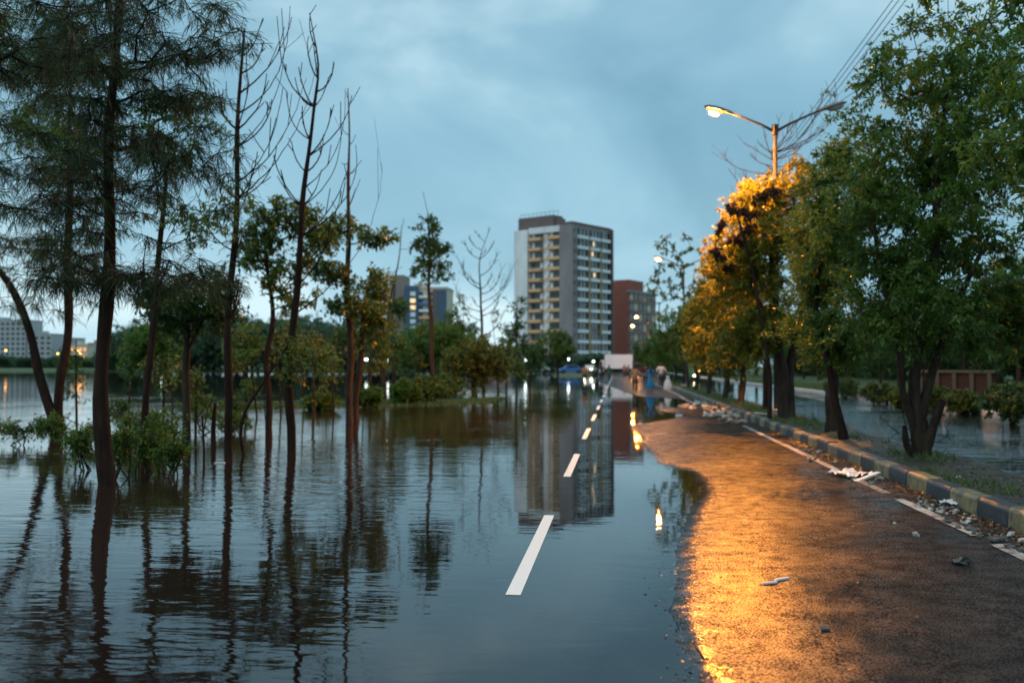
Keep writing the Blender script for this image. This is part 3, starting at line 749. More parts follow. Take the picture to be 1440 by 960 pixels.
# ------------------------------------------------------------------ left side trees (standing in the water)
def cas(trunks, ells, n, seed, label, per=110, cr=.33, L=.17, W=.0085, gap=.62, zmin=2.4, low=(), **kw):
    gs = [dict(ells=ells, n=n, cr=cr, per=per, L=L, W=W, mode='needle', mat='needle', gap=gap, gs=1.1, twigs=7)]
    if low: gs.append(dict(ells=low, n=kw.pop('nlow', 60), cr=cr, per=int(per * .8), L=L * 1.2, W=W, mode='needle', mat='needle', gap=.4, gs=1.1, twigs=7))
    return tree('casuarina_tree', (trunks[0][0][0], trunks[0][0][1], 0), label, 'tree', trunks, gs, zmin, 'bark_dark', seed=seed, bend=-.10, seg=.3, r_tip=.0075, wig=.07, low_pen=.35, **kw)
cas([img([(152, 700, .115), (151, 660, .11), (147, 560, .095), (143, 430, .085), (150, 300, .07), (158, 120, .055), (166, 0, .05), (172, -90, .02)], 12.15)],
    [ell(150, 50, 12.1, 190, 95), ell(235, 150, 12.5, 115, 85), ell(110, 220, 12.3, 130, 100), ell(230, 270, 12, 105, 65), ell(150, 350, 12.2, 100, 50), ell(300, 60, 12.7, 55, 60), ell(290, 230, 12.3, 55, 50)], 285, 101,
    'thickest casuarina rising straight from the water at left', low=[ell(170, 390, 12.3, 130, 22), ell(280, 380, 12.6, 70, 18), ell(90, 300, 12, 80, 30)], nlow=60)
cas([img([(80, 622, .13), (76, 600, .12), (60, 540, .10), (45, 470, .09), (15, 400, .07), (-20, 360, .05)], 20.5),
             img([(80, 622, .12), (84, 585, .11), (90, 520, .095), (94, 420, .09), (96, 250, .07), (100, 120, .03)], 20.5, 21)],
    [ell(70, 200, 20.8, 110, 130), ell(60, 350, 20.6, 110, 60), ell(30, 90, 20.8, 90, 90), ell(60, 420, 20.5, 80, 18)], 170, 102,
    'forked reddish casuarina with one stem leaning left out of frame', per=90, cr=.5, L=.26, W=.014, zmin=2.2)
cas([[(-7.6, 9.6, -.2, .12), (-7.5, 9.6, 2, .10), (-7.4, 9.5, 5, .07), (-7.3, 9.5, 8, .03)]],
    [(-6.6, 9.6, 4.6, 1.5, 1.3, 1.1), (-6.4, 9.5, 3.1, 1.1, 1.1, .5)], 100, 103, 'dark casuarina boughs hanging in from the left edge', per=90, cr=.3, L=.15, W=.006)
tree('leafy_tree', (at(215, 515, 16)[0], 16, 0), 'fine-leaved green tree mingling with the thick casuarina crown', 'tree',
     [img([(205, 650, .07), (206, 560, .06), (215, 450, .05), (225, 330, .04), (235, 220, .02)], 15)],
     [dict(ells=[ell(250, 180, 15, 75, 55), ell(190, 160, 15, 60, 50), ell(270, 300, 15, 70, 45), ell(90, 180, 15.5, 90, 60), ell(60, 60, 15.5, 80, 60)], n=120, cr=.34, per=60, L=.10, W=.035, mat='leaf_green', gap=.6)], 2.6, 'bark_dark', seed=104)

def bare(name, base_px, Y, trunk_pts, tips, label, seed, leafg=(), bark='bark_dark', zmin=1.5, **kw):
    P = img(trunk_pts, Y)
    rngb = np.random.default_rng(seed)
    pts = []
    for t in tips: pts.append(at(t[0], t[1], Y + (t[2] if len(t) > 2 else rngb.uniform(-.4, .4))))
    gs = [dict(pts=pts, mode='bare')] if pts else []
    gs += list(leafg)
    return tree(name, (P[0][0], P[0][1], 0), label, 'tree', [P], gs, zmin, bark, seed=seed, bend=kw.pop('bend', -.22), wig=kw.pop('wig', .05), seg=.15, r_tip=kw.pop('r_tip', .0085), low_pen=kw.pop('low_pen', 1.6), expo=.42, bare=kw.pop('bare', not leafg or len(tips) > 12), **kw)
bare('bare_tree', 322, 16.3, [(322, 655, .075), (320, 600, .07), (323, 500, .062), (327, 400, .055), (333, 280, .045), (336, 160, .035), (341, 60, .022), (343, 40, .01)],
     [(408, 10), (400, 70), (410, 25), (365, 40), (382, 140), (398, 125), (292, 100), (300, 115), (280, 280), (375, 105), (362, 215), (390, 205), (355, 230), (308, 255), (300, 230), (370, 60), (445, 90), (430, 110), (318, 130), (350, 120)],
     'slender bare tree whose upswept branches reach right, next to the dark casuarina', 111,
     [dict(ells=[ell(325, 400, 16.3, 30, 20), ell(340, 405, 16.4, 35, 14), ell(335, 330, 16.2, 20, 14)], n=14, cr=.3, per=70, L=.16, W=.007, mode='needle', mat='needle')])
bare('bare_tree', 410, 17.6, [(410, 640, .085), (410, 600, .08), (408, 560, .075), (412, 480, .065), (418, 380, .058), (425, 290, .048), (433, 220, .038), (440, 150, .028), (447, 90, .018), (436, 20, .008)],
     [(436, 20), (404, 130), (415, 110), (432, 60), (441, 62), (400, 90), (470, 90), (466, 155), (480, 185), (495, 135), (485, 150), (488, 240), (455, 190), (420, 95), (462, 110), (410, 200), (468, 300), (480, 270), (500, 265), (395, 240), (385, 220), (538, 230), (500, 205), (452, 240), (425, 150)],
     'bare tree with candelabra-like curved branches against the sky', 112,
     [dict(ells=[ell(412, 510, 17.5, 22, 22), ell(418, 480, 17.5, 14, 16), ell(430, 520, 17.5, 30, 16)], n=12, cr=.22, per=60, L=.09, W=.03, mat='leaf_olive', droop=.6)], low_pen=2.2, bend=-.32)
bare('leafy_tree', 490, 26, [(492, 600, .11), (490, 540, .10), (492, 440, .085), (490, 330, .06), (491, 230, .035), (489, 125, .012)],
     [(487, 130), (500, 190), (478, 175), (500, 240), (480, 230)],
     'slim tree with yellow-green leaf tufts and a bare thin spire', 113,
     [dict(ells=[ell(480, 330, 26, 45, 30), ell(530, 335, 26, 26, 14), ell(495, 385, 26, 42, 22), ell(460, 370, 26, 25, 22), ell(500, 430, 26, 40, 18), ell(535, 400, 26, 20, 22)], n=90, cr=.32, per=44, L=.15, W=.07, mat='leaf_olive', gap=.4)], 'bark_red', zmin=2.2)
bare('leafy_tree', 503, 26.8, [(502, 600, .10), (500, 560, .09), (508, 500, .075), (512, 440, .06), (520, 380, .03)], [],
     'thin tree leaning right with olive leaves, beside the tree with the spire', 114,
     [dict(ells=[ell(520, 400, 27, 28, 40), ell(505, 470, 27, 35, 16), ell(525, 445, 27, 24, 20)], n=45, cr=.34, per=50, L=.14, W=.065, mat='leaf_olive', gap=.4)], 'bark_red', zmin=2.0)
bare('leafy_tree', 378, 24, [(377, 612, .085), (378, 560, .08), (378, 500, .07), (385, 450, .06), (378, 390, .045), (372, 340, .03)], [(435, 430), (425, 400), (345, 385)],
     'leafy yellow-green tree forking between the two bare trees', 115,
     [dict(ells=[ell(385, 310, 24, 42, 34), ell(430, 310, 24, 30, 25), ell(360, 350, 24, 30, 30), ell(440, 345, 24, 28, 28), ell(400, 380, 24, 30, 30), ell(460, 335, 24, 22, 20), ell(420, 420, 24, 30, 16)], n=120, cr=.32, per=44, L=.15, W=.07, mat='leaf_olive', gap=.4)], zmin=2.0, bend=.1)
bare('sapling', 345, 16.3, [(345, 650, .028), (339, 612, .028), (345, 580, .027), (362, 550, .025), (385, 515, .022), (402, 490, .018), (415, 470, .01)], [(372, 640)],
     'thin crooked sapling bowing right over the water', 116,
     [dict(ells=[ell(408, 488, 16.3, 26, 18), ell(440, 500, 16.3, 24, 12)], n=12, cr=.22, per=50, L=.09, W=.035, mat='leaf_olive', droop=.6)], zmin=1.2)
tree('leafy_tree', (gr(262, 645)[0], gr(262, 645)[1], 0), 'green tree between the thick casuarina and the slender bare tree', 'tree',
     [img([(262, 655, .09), (262, 600, .075), (264, 520, .065), (266, 470, .05), (258, 410, .03)], 17.5), img([(265, 490, .04), (285, 450, .03), (300, 410, .015)], 17.5)],
     [dict(ells=[ell(262, 420, 17.5, 65, 35), ell(235, 450, 17.5, 45, 22), ell(300, 440, 17.5, 40, 25), ell(290, 395, 17.5, 40, 16)], n=100, cr=.36, per=60, L=.12, W=.045, mat='leaf_dark', gap=.4)], 2.0, seed=117)
bare('dead_tree', 301, 17.8, [(301, 632, .045), (300, 605, .045), (302, 568, .032)], [], 'short dead stem sticking out of the water', 118)
bare('sapling', 286, 15.5, [(286, 660, .02), (287, 630, .018), (284, 585, .012)], [(277, 578), (292, 575)], 'twiggy leafless sapling left of the short dead stem', 119, zmin=.3)
rsp = random.Random(9)
for i, (px, top, Y) in enumerate([(108, 480, 22), (180, 470, 30), (228, 505, 21), (243, 455, 32), (275, 520, 20), (318, 470, 33), (362, 500, 28), (395, 470, 30), (428, 455, 34), (455, 470, 36), (470, 500, 31), (512, 430, 37), (530, 470, 41), (558, 440, 43), (590, 460, 45), (625, 440, 47), (648, 420, 52), (702, 440, 58)]):
    by = 515 + 1.5 * FPX / Y; hh = by - top; dx = rsp.uniform(-14, 14)
    ells_ = [ell(px + dx * t + rsp.uniform(-8, 8), by - hh * t, Y, rsp.uniform(10, 20) * 30 / Y, rsp.uniform(9, 16) * 30 / Y) for t in (.55, .72, .88, 1.0)]
    tree('sapling', (*gr(px, by)[:2], 0), 'one of the slender upright green saplings growing out of the flood', 'sapling',
         [img([(px, by + 4, .03), (px + dx * .3, by - hh * .35, .026), (px + dx * .6, by - hh * .7, .018), (px + dx, top, .008)], Y)],
         [dict(ells=ells_, n=16, cr=.26, per=26, L=.12, W=.05, mat=rsp.choice(['leaf_olive', 'leaf_green', 'leaf_yellow']), gap=.2)], .5, 'bark_dark', 'slender saplings standing in the flood', 400 + i)
# shrubs in the water, each with thin stems
for i, (px, py, Y, w, h, n) in enumerate([(115, 650, 14.3, 28, 55, 9), (205, 655, 14, 40, 60, 16), (170, 660, 13.2, 22, 70, 8), (232, 650, 14.6, 30, 70, 12), (330, 560, 22, 40, 26, 12), (95, 520, 19, 60, 35, 22), (200, 560, 19.5, 50, 40, 22), (245, 668, 13.6, 22, 45, 8), (20, 575, 19, 45, 30, 9), (285, 520, 23, 45, 45, 14), (145, 470, 24, 40, 40, 12), (330, 500, 24, 30, 40, 10)]):
    b = gr(px, 515 + 1.5 * FPX / Y); k = Y / FPX
    labs = ['leafy shrub in the water between the forked tree and the thick casuarina', 'open twiggy shrub right of the thick casuarina base', 'slender shrub right against the thick casuarina trunk', 'taller twiggy shrub left of the green tree base',
            'low leafy bush behind the slender bare tree', 'dark bush beneath the forked casuarina', 'broad dark bush behind the thick casuarina', 'short shrub with drooping twigs nearest the camera on the left',
            'thin leafy branch cluster low over the water at the left edge', 'tall green shrub below the green tree beside the slender bare tree', 'tall dark shrub seen left of the thick trunk under the boughs', 'wispy shrub behind the slender bare tree trunk']
    base = np.array([b[0], b[1], 0]); rgi = np.random.default_rng(300 + i)
    trs = [[(base[0] + rgi.uniform(-w, w) * k * .5, base[1] + rgi.uniform(-.2, .2), -.1, .012), (base[0] + rgi.uniform(-w, w) * k * .6, base[1], h * k * .5, .01), (base[0] + rgi.uniform(-w, w) * k, base[1], h * k * 1.0, .006)] for q in range(4)]
    tree('water_shrub', base, labs[i], 'shrub', trs, [dict(ells=[(base[0], base[1], h * k * .75, w * k * .8, w * k * .5, h * k * .45)], n=int(n * 2.6), cr=.22, per=44, L=.07, W=.03, mat='leaf_green', gap=.2, tw_r=.003)], .1, seed=310 + i, seg=.12, r_tip=.004)

# middle distance on the submerged verge
def mid(px, Y, trunk, els, lm, n, label, seed, name='verge_tree', cr=.5, per=50, L=.18, bark='bark', tips=(), **kw):
    P = img(trunk, Y)
    gs = [dict(ells=[ell(a, b, Y, c, d) for a, b, c, d in els], n=n, cr=cr, per=per, L=L, W=L * .5, mat=lm, gap=kw.pop('gap', .4), tw_r=kw.pop('tw_r', 0))] if els else []
    if tips: gs.append(dict(pts=[at(a, b, Y) for a, b in tips], mode='bare'))
    return tree(name, (P[0][0], P[0][1], 0), label, 'tree', [P], gs, kw.pop('zmin', 1.2), bark, seed=seed, r_tip=kw.pop('r_tip', .01), **kw)
mid(605, 41, [(608, 570, .10), (607, 500, .09), (605, 420, .075), (604, 350, .05), (602, 300, .02)], [(603, 318, 20, 14), (610, 350, 24, 16), (595, 345, 14, 14), (605, 385, 26, 14), (588, 372, 12, 10), (620, 372, 14, 12)], 'leaf_dark', 60,
    'tall pole-like tree with leaf tufts near its top, before blue-grey tower', 131, cr=.32, per=30, L=.2, bark='bark_red', tips=((595, 270),))
mid(575, 52, [(612, 556, .10), (605, 520, .08), (590, 500, .07), (575, 470, .04)], [(600, 480, 42, 30), (625, 500, 35, 26), (575, 505, 30, 22), (640, 480, 24, 22)], 'leaf_green', 170, 'spreading bright green tree below the blue-grey tower', 132, L=.2)
mid(668, 50, [(668, 560, .13), (666, 535, .11), (670, 505, .08), (672, 480, .04)], [(665, 500, 38, 30), (690, 510, 28, 28), (645, 510, 22, 26), (678, 485, 28, 16), (668, 535, 20, 14)], 'leaf_yellow', 200, 'bushy yellow tree at water edge left of tall tower', 133, L=.18)
mid(680, 56, [(680, 560, .10), (678, 480, .08), (676, 420, .06), (674, 370, .03), (688, 322, .012)], [], 'leaf_dark', 0, 'tall bare fan-shaped tree rising behind the yellow bushy tree', 134, name='bare_tree',
    tips=[(688, 322), (670, 328), (655, 345), (645, 365), (640, 400), (705, 380), (712, 400), (660, 335), (692, 345), (700, 420), (650, 420), (662, 390), (690, 390), (640, 440), (720, 375), (683, 350), (665, 420), (708, 440), (652, 380), (698, 360)], bend=-.12, r_tip=.009, bare=True, twigs=10, steep=1.1, expo=.4)
mid(725, 70, [(726, 548, .08), (727, 500, .07), (726, 450, .04), (728, 415, .02)], [(728, 430, 14, 14), (722, 465, 20, 20), (735, 490, 18, 18), (712, 490, 14, 20)], 'leaf_dark', 50, 'sparse tree in front of the white end wall of the tower', 135, cr=.5, per=30, L=.26)
mid(783, 118, [(785, 538, .15), (784, 510, .12), (783, 480, .05)], [(780, 484, 27, 22), (765, 495, 16, 16), (798, 492, 14, 18)], 'leaf_olive', 130, 'rounded olive tree before the tall tower base', 136, cr=.7, per=50, L=.3)
mid(540, 44, [(540, 568, .09), (538, 520, .08), (545, 450, .06), (560, 370, .03), (565, 318, .015)], [(550, 480, 22, 30)], 'leaf_olive', 24, 'thin reddish-brown double-stemmed tree before the cream tower', 137, tips=((568, 308), (552, 330), (575, 350), (548, 380)), bark='bark_red', bend=-.1)
mid(553, 48, [(552, 566, .10), (554, 500, .09), (552, 450, .06), (556, 400, .03)], [(548, 520, 14, 12), (560, 430, 14, 16)], 'leaf_dark', 18, 'dark straight trunk just right of the reddish double stem', 138, tips=((566, 375), (540, 385)))
mid(745, 85, [(745, 545, .08), (745, 515, .07), (742, 490, .03)], [(742, 500, 16, 16), (755, 508, 12, 10)], 'leaf_dark', 40, 'small dark tree right of the sparse tree', 139, L=.26)
mid(700, 78, [(700, 548, .08), (700, 520, .07), (700, 490, .03)], [(700, 505, 22, 20), (640, 515, 22, 16), (655, 460, 18, 12)], 'leaf_dark', 70, 'low dark tree behind the yellow bushy tree', 140, L=.26)
mid(640, 60, [(640, 556, .09), (642, 520, .08), (638, 490, .05), (640, 455, .03)], [(640, 490, 26, 30), (622, 470, 18, 20), (655, 470, 16, 22), (640, 440, 12, 14)], 'leaf_green', 90, 'loose green tree between the pole-like tree and the yellow bushy tree', 141, L=.2, per=36)
mid(520, 40, [(522, 572, .07), (520, 530, .06), (526, 480, .045), (530, 430, .02)], [(520, 500, 26, 26), (535, 460, 20, 24), (512, 450, 18, 18)], 'leaf_yellow', 60, 'airy yellow-green sapling in front of the cream tower', 142, L=.16, per=30)
mid(440, 33, [(442, 578, .06), (440, 540, .05), (445, 500, .04), (450, 470, .02)], [(452, 500, 28, 22), (435, 480, 18, 16), (465, 540, 22, 10)], 'leaf_yellow', 50, 'low yellow-green sapling right of the curved-branched bare tree', 143, cr=.35, L=.13, per=34)
mid(585, 70, [(586, 546, .09), (585, 510, .08), (583, 470, .05)], [(583, 480, 34, 26), (560, 500, 24, 22)], 'leaf_green', 110, 'broad green tree behind the spreading tree of the verge', 144, cr=.6, L=.22, per=40)
mid(205, 26, [(206, 600, .06), (205, 550, .055), (210, 500, .045), (214, 450, .02)], [(212, 480, 34, 34), (190, 510, 26, 20), (235, 500, 24, 26)], 'leaf_green', 90, 'slim green tree right of the thick casuarina trunk', 145, cr=.34, L=.13, per=40)
mid(345, 34, [(346, 578, .06), (345, 540, .055), (340, 500, .045), (338, 460, .02)], [(338, 490, 24, 26), (355, 470, 22, 22), (325, 520, 16, 16)], 'leaf_olive', 60, 'yellow-green sapling behind the slender bare tree', 146, cr=.38, L=.14, per=34)
mid(712, 64, [(712, 552, .07), (712, 520, .06), (708, 480, .03)], [(712, 500, 20, 26), (725, 520, 16, 16)], 'leaf_olive', 60, 'small olive tree on the right flank of the yellow bushy tree', 147, cr=.4, L=.2, per=34)
for i, (px, py, w, h, lm) in enumerate([(630, 562, 26, 36, 'leaf_olive'), (600, 566, 26, 40, 'leaf_olive'), (570, 568, 22, 36, 'leaf_green'), (450, 576, 26, 24, 'leaf_olive'), (520, 572, 18, 30, 'leaf_green')]):
    b = gr(px, py); k = b[1] / FPX
    bush('bush', b[0], b[1], w * 2 * k, h * k, lm, ['low olive bush at right end of the weedy verge', 'low olive bush beneath the pole-like tree', 'green bush at the foot of the reddish stems', 'small bush on the weed strip right of the bare trees', 'small green bush beside the leaning thin tree'][i], 150 + i, n=60, L=.16, dens=50)
# weedy strip of grass and floating plants
def blades(name, pts, h, w, m, seed, lean=.5, kind='stuff'):
    rng = np.random.default_rng(seed); n = len(pts)
    d = rng.normal(size=(n, 3)) * lean; d[:, 2] = 1; d /= np.linalg.norm(d, axis=1, keepdims=True)
    hh = (h * rng.uniform(.4, 1.3, n))[:, None]; S = np.cross(d, rng.normal(size=(n, 3))); S /= np.linalg.norm(S, axis=1, keepdims=True)
    V = np.stack([pts - S * w * .5, pts + S * w * .5, pts + d * hh * .6 + S * w * .4, pts + d * hh], 1).reshape(-1, 3)
    return tag(link(name, np_mesh(name, V, np.arange(n * 4).reshape(-1, 4), M[m], tint=np.clip(rng.normal(.5, .25, n), 0, 1))), {'grass': 'green grass growing on the land and verges', }.get(name, None), None, None, kind)
rg = np.random.default_rng(7)
n = 26000
gx = rg.uniform(-14, -5.2, n); gy = 41 + .9 * (gx + 8) + rg.normal(0, 1.6, n) 
gp = np.stack([gx, gy, np.full(n, -.03)], 1)
o = blades('grass', gp, .16, .03, 'grass', 1, .9); o['label'] = 'thin strip of weeds and grass showing above the flood'; o['category'] = 'grass'
n = 30000
gx = rg.uniform(11.6, 16, n); gy = 10 + rg.random(n) ** 1.3 * 90
o = blades('grass', np.stack([gx, gy, np.full(n, .03)], 1), .2, .02, 'grass', 2); o['label'] = 'grass beyond the far kerb of the flooded carriageway'; o['category'] = 'grass'
n = 22000
gx = 3.75 + rg.beta(1.6, 1.6, n) * 1.2; gy = 8 + rg.random(n) ** 1.4 * 110
keep = np.array([mnoise.noise(Vector((a * 1.2, b * .6, 0))) > (.14 if b < 22 else -.35) for a, b in zip(gx, gy)])
gx, gy = gx[keep], gy[keep]
o = blades('weeds', np.stack([gx, gy, med_z(gx, gy) - .01], 1), .15, .014, 'grass', 3, .7); o['label'] = 'patchy weeds and grass on the muddy median'; o['category'] = 'weeds'
def flat_bits(name, gx, gy, gz, size, m, seed, label, cat):
    rng = np.random.default_rng(seed); n = len(gx); P = np.stack([gx, gy, gz], 1)
    a = rng.uniform(0, 6.28, n); d = np.stack([np.cos(a), np.sin(a), rng.normal(0, .2, n)], 1); S = np.stack([-np.sin(a), np.cos(a), rng.normal(0, .25, n)], 1)
    s = (size * rng.uniform(.4, 1.3, n))[:, None]
    V = np.stack([P, P + d * s * .5 + S * s * .3, P + d * s, P + d * s * .5 - S * s * .3], 1); V[:, :, 2] += s * .15; V = V.reshape(-1, 3)
    return tag(link(name, np_mesh(name, V, np.arange(n * 4).reshape(-1, 4), M[m], tint=rng.random(n))), label, cat, None, 'stuff')
n = 9000
gx = 3.46 - np.abs(rg.normal(0, .16, n)); gy = 5.5 + rg.random(n) ** 1.5 * 40
keep = np.array([mnoise.noise(Vector((0, b * .55, 3))) > -.15 for b in gy]); gx, gy = gx[keep], gy[keep]
flat_bits('leaf_litter', gx, gy, road_z(gx, gy) + .004, .035, 'litter', 5, 'dark leaf and dirt litter gathered along the striped kerb', 'leaf litter')
gx = 3.7 + rg.random(9000) * 1.3; gy = 5 + rg.random(9000) ** 1.5 * 40
flat_bits('leaf_litter', gx, gy, med_z(gx, gy) + .006, .04, 'litter', 6, 'fallen leaves scattered over the median soil', 'leaf litter')
gx = rg.uniform(.9, 3.2, 260); gy = 4.5 + rg.random(260) ** 1.3 * 25
flat_bits('leaf_litter', gx, gy, road_z(gx, gy) + .004, .03, 'litter', 8, 'few tiny leaves and crumbs on the wet road', 'leaf litter')

gy = 4.6 + rg.random(420) ** 1.4 * 16; gx = np.interp(gy, shx, shy) - np.abs(rg.normal(0, .10, 420)) + .03
flat_bits('floating_leaves', gx, gy, np.full(420, .003), .022, 'litter', 12, 'specks of leaf and scum floating along the water edge on the road', 'leaf litter')

# ------------------------------------------------------------------ far shore
fprot = [simple_tree('shore_tree', -60 - 12 * i, 300, 15 + i, 8.5, 'far_leaf', 'dark round tree in the wooded bank across the lake', 'tree', 160 + i, 'trees on the far lake bank', n=150, leafL=.75, base_frac=.08, dens=60, z0=.2) for i in range(3)]
cnt = 0
rr = random.Random(21)
for px in range(150, 600, 13):
    for row in range(2):
        Y = 272 + row * 18 + rr.uniform(-4, 4)
        q = at(px + rr.uniform(-6, 6), 515, Y)
        topy = np.interp(px, [150, 200, 260, 330, 400, 430, 460, 520, 600], [480, 455, 440, 448, 450, 448, 452, 468, 478]) + rr.uniform(-8, 10)
        h = (515 - topy) * Y / FPX + 1.5
        o = fprot[cnt] if cnt < 3 else copy_tree(fprot[cnt % 3])
        s = h / 15.5; o.location = (float(q[0]), float(q[1]), .2); o.scale = (s * 1.05, s, s); o.rotation_euler = (0, 0, rr.uniform(0, 6.28)); cnt += 1
lowb = simple_tree('shore_tree', -200, 520, 6, 6, 'far_leaf', 'low dark tree along the most distant shore at left', 'tree', 170, 'low trees on the distant shore', n=70, leafL=.9, base_frac=.02, dens=50)
k = 0
for px in list(range(-10, 165, 15)) + list(range(600, 870, 20)):
    Y = (520 if px < 500 else 215) + rr.uniform(-15, 15); q = at(px, 515, Y)
    o = lowb if k == 0 else copy_tree(lowb)
    if px > 500: o['label'] = 'low dark tree on the bank before the towers'; o['group'] = 'low trees before the towers'
    s = rr.uniform(.8, 1.3) * (1 if px < 500 else .55); o.location = (float(q[0]), float(q[1]), .2); o.scale = (s, s, s * (1 if px < 500 else 1.1)); k += 1

# ------------------------------------------------------------------ buildings
def cmat(n, a, b=None, r=.8): return rough_mat(n, a, b or tuple(min(1, c * 1.15) for c in a), .35, r)
BW = rough_mat('wall_white', (.60, .60, .58), (.86, .86, .84), .22, .85, stretch=(1, 1, .35)); BG = rough_mat('wall_grey', (.19, .17, .165), (.29, .26, .25), .22, .85, stretch=(1, 1, .35)); BB = cmat('wall_brown', (.13, .095, .085)); BO = cmat('parapet_ochre', (.62, .37, .19))
BC = cmat('wall_cream', (.50, .43, .34)); BT = cmat('wall_trim', (.72, .75, .76)); BR = cmat('wall_red', (.26, .075, .05)); BBL = cmat('wall_blue', (.055, .10, .15))
GL = rough_mat('glass_dark', (.012, .022, .025), (.03, .05, .05), .5, .15); GL2 = rough_mat('glass_green', (.03, .055, .05), (.06, .09, .08), .5, .2)
BRN = rough_mat('duct_yellow', (.34, .25, .12), (.42, .32, .17), .4, .8)
# tall tower : local frame, origin at its nearest corner; +u = left face, +v = right face
Nc = at(805, 515, 265); Nc[2] = 0
tower = empty('apartment_tower', Nc, 'tall grey and white apartment tower with ochre balconies', 'building')
tower.rotation_euler = (0, 0, math.atan2(.839, .545) - math.pi / 2)   # local +y = right face direction, local -x = left face direction
H = 39.6
def tb(name, c, d, m, par=tower): 
    b = MB(); b.box(c, d); return b.build(name, m, par)
# main volumes (local: x negative to the left, y away)
b = MB(); b.box((-2.15, 9.25, H / 2), (4.3, 18.5, H)); b.build('corner_block', BG, tower)
b = MB(); b.box((-9.85, 10.0, 19.0), (11.1, 16.0, 38.0)); b.build('wall', BW, tower)
b = MB(); b.box((-17.7, 9.3, 19.6), (4.6, 18.4, 39.2)); b.build('wall', BW, tower)
b = MB(); b.box((-9.85, 5.0, 38.8), (11.0, 8.5, 1.7)); b.build('roof_band', BW, tower)
b = MB(); b.box((-13.9, 4.2, 41.2), (12.2, 4.4, 3.4)); b.box((-7.3, 4.6, 40.9), (1.0, 3.4, 2.4)); b.build('penthouse', BB, tower)
b = MB()
for k in range(10): b.box((-19.5 + k * 1.45, 2.4, 43.4), (.08, .08, 1.2))
b.box((-12.9, 2.4, 43.9), (13.4, .08, .08)); b.build('roof_railing', M['pole'], tower)
b = MB(); b.box((-2.15, 9.25, H + .3), (4.5, 18.7, .6)); b.build('parapet', BB, tower)
rt = random.Random(3)
for f in range(13):
    z = 2.2 + f * 2.82
    if z > 36.6: break
    for cx, w in ((-13.2, 4.2), (-6.75, 4.8)):
        fo = 1.15 if cx > -8 else .9
        bal = MB(); bal.box((cx, 1.5 - fo * .3, z + .42), (w, 1.3 + fo * .5, .85)); bal = bal.build('balcony', BO, tower)
        g = MB(); g.box((cx, 1.86, z + 1.72), (w * .92, .12, 1.6)); g.build('window', GL2 if rt.random() < .6 else GL, bal)
        g = MB(); g.box((cx + (w * .36 if rt.random() < .5 else -w * .3), 1.8, z + 1.7), (w * .2, .1, 1.5)); g.build('curtain', BT, bal)
        if (f, cx) in ((3, -13.3), (1, -6.4), (9, -13.3)):
            g = MB(); g.box((cx + rt.uniform(-.5, .5), 1.78, z + 1.75), (.8, .1, 1.0)); tag(g.build('lit_window', M['warm_win'], bal), 'warmly lit window')
    g = MB(); g.box((-9.9, 1.75, z + 1.3), (1.0, .5, .9)); g.build('air_conditioner', BT, tower)
    # right face
    for k2, (y0, y1) in enumerate(((2.4, 6.8), (8.0, 12.4), (13.4, 17.6))):
        g = MB(); g.box((.05, (y0 + y1) / 2, z + 1.75), (.18, y1 - y0, 1.75)); g = g.build('window', GL, tower)
        for q in (1, 2):
            mu = MB(); mu.box((.17, y0 + (y1 - y0) * q / 3, z + 1.75), (.08, .14, 1.7)); mu.build('mullion', BT, g)
        if not (f in (3,) and k2 == 1):
            pz = MB(); pz.box((.28, (y0 + y1) / 2, z + .3), (.6, y1 - y0 + .2, .85)); pz.build('ledge', BT, tower)
        if (f, k2) in ((11, 1), (10, 1), (8, 1)):
            g = MB(); g.box((.16, y0 + rt.uniform(.6, 2.4), z + 1.75), (.1, .7, 1.2)); tag(g.build('lit_window', M['warm_win'], tower), 'warmly lit window')
    g = MB(); g.box((.03, 1.0, z + 1.9), (.14, .5, .9)); g.build('window', GL, tower)
b = MB(); b.box((.45, 7.4, 18), (.55, .5, 33)); b.build('duct', BRN, tower)
b = MB(); b.box((.45, 12.9, 22), (.55, .5, 24)); b.build('duct', BRN, tower)
b = MB(); b.box((.5, 18.2, H / 2 + .2), (1.0, .5, H)); b.build('fin_wall', BB, tower)

# red-brown block
Rc = at(883, 515, 300); Rc[2] = 0
red = empty('office_block', Rc, 'red-brown brick block to the right of the tall tower', 'building'); red.rotation_euler = (0, 0, math.atan2(.88, .47) - math.pi / 2)
b = MB(); b.box((-5.5, 9.5, 12.2), (11, 19, 24.4)); b.build('wall', BR, red)
b = MB(); b.box((.2, 9.6, 24.0), (1.0, 19.4, .8)); b.build('cornice', BT if False else BG, red)
b = MB(); b.box((-3.2, 6, 26.0), (6.0, 9.5, 3.2)); b.build('roof_house', BR, red)
for f in range(7):
    z = 2.5 + f * 3.1
    for q in range(6):
        g = MB(); g.box((.06, 2.2 + q * 2.95, z + 1.5), (.16, 2.3, 2.0)); g.build('window', GL2 if (f + q) % 3 else BC, red)
    b = MB(); b.box((.18, 9.6, z - .1), (.36, 18.6, .5)); b.build('floor_band', BG, red)

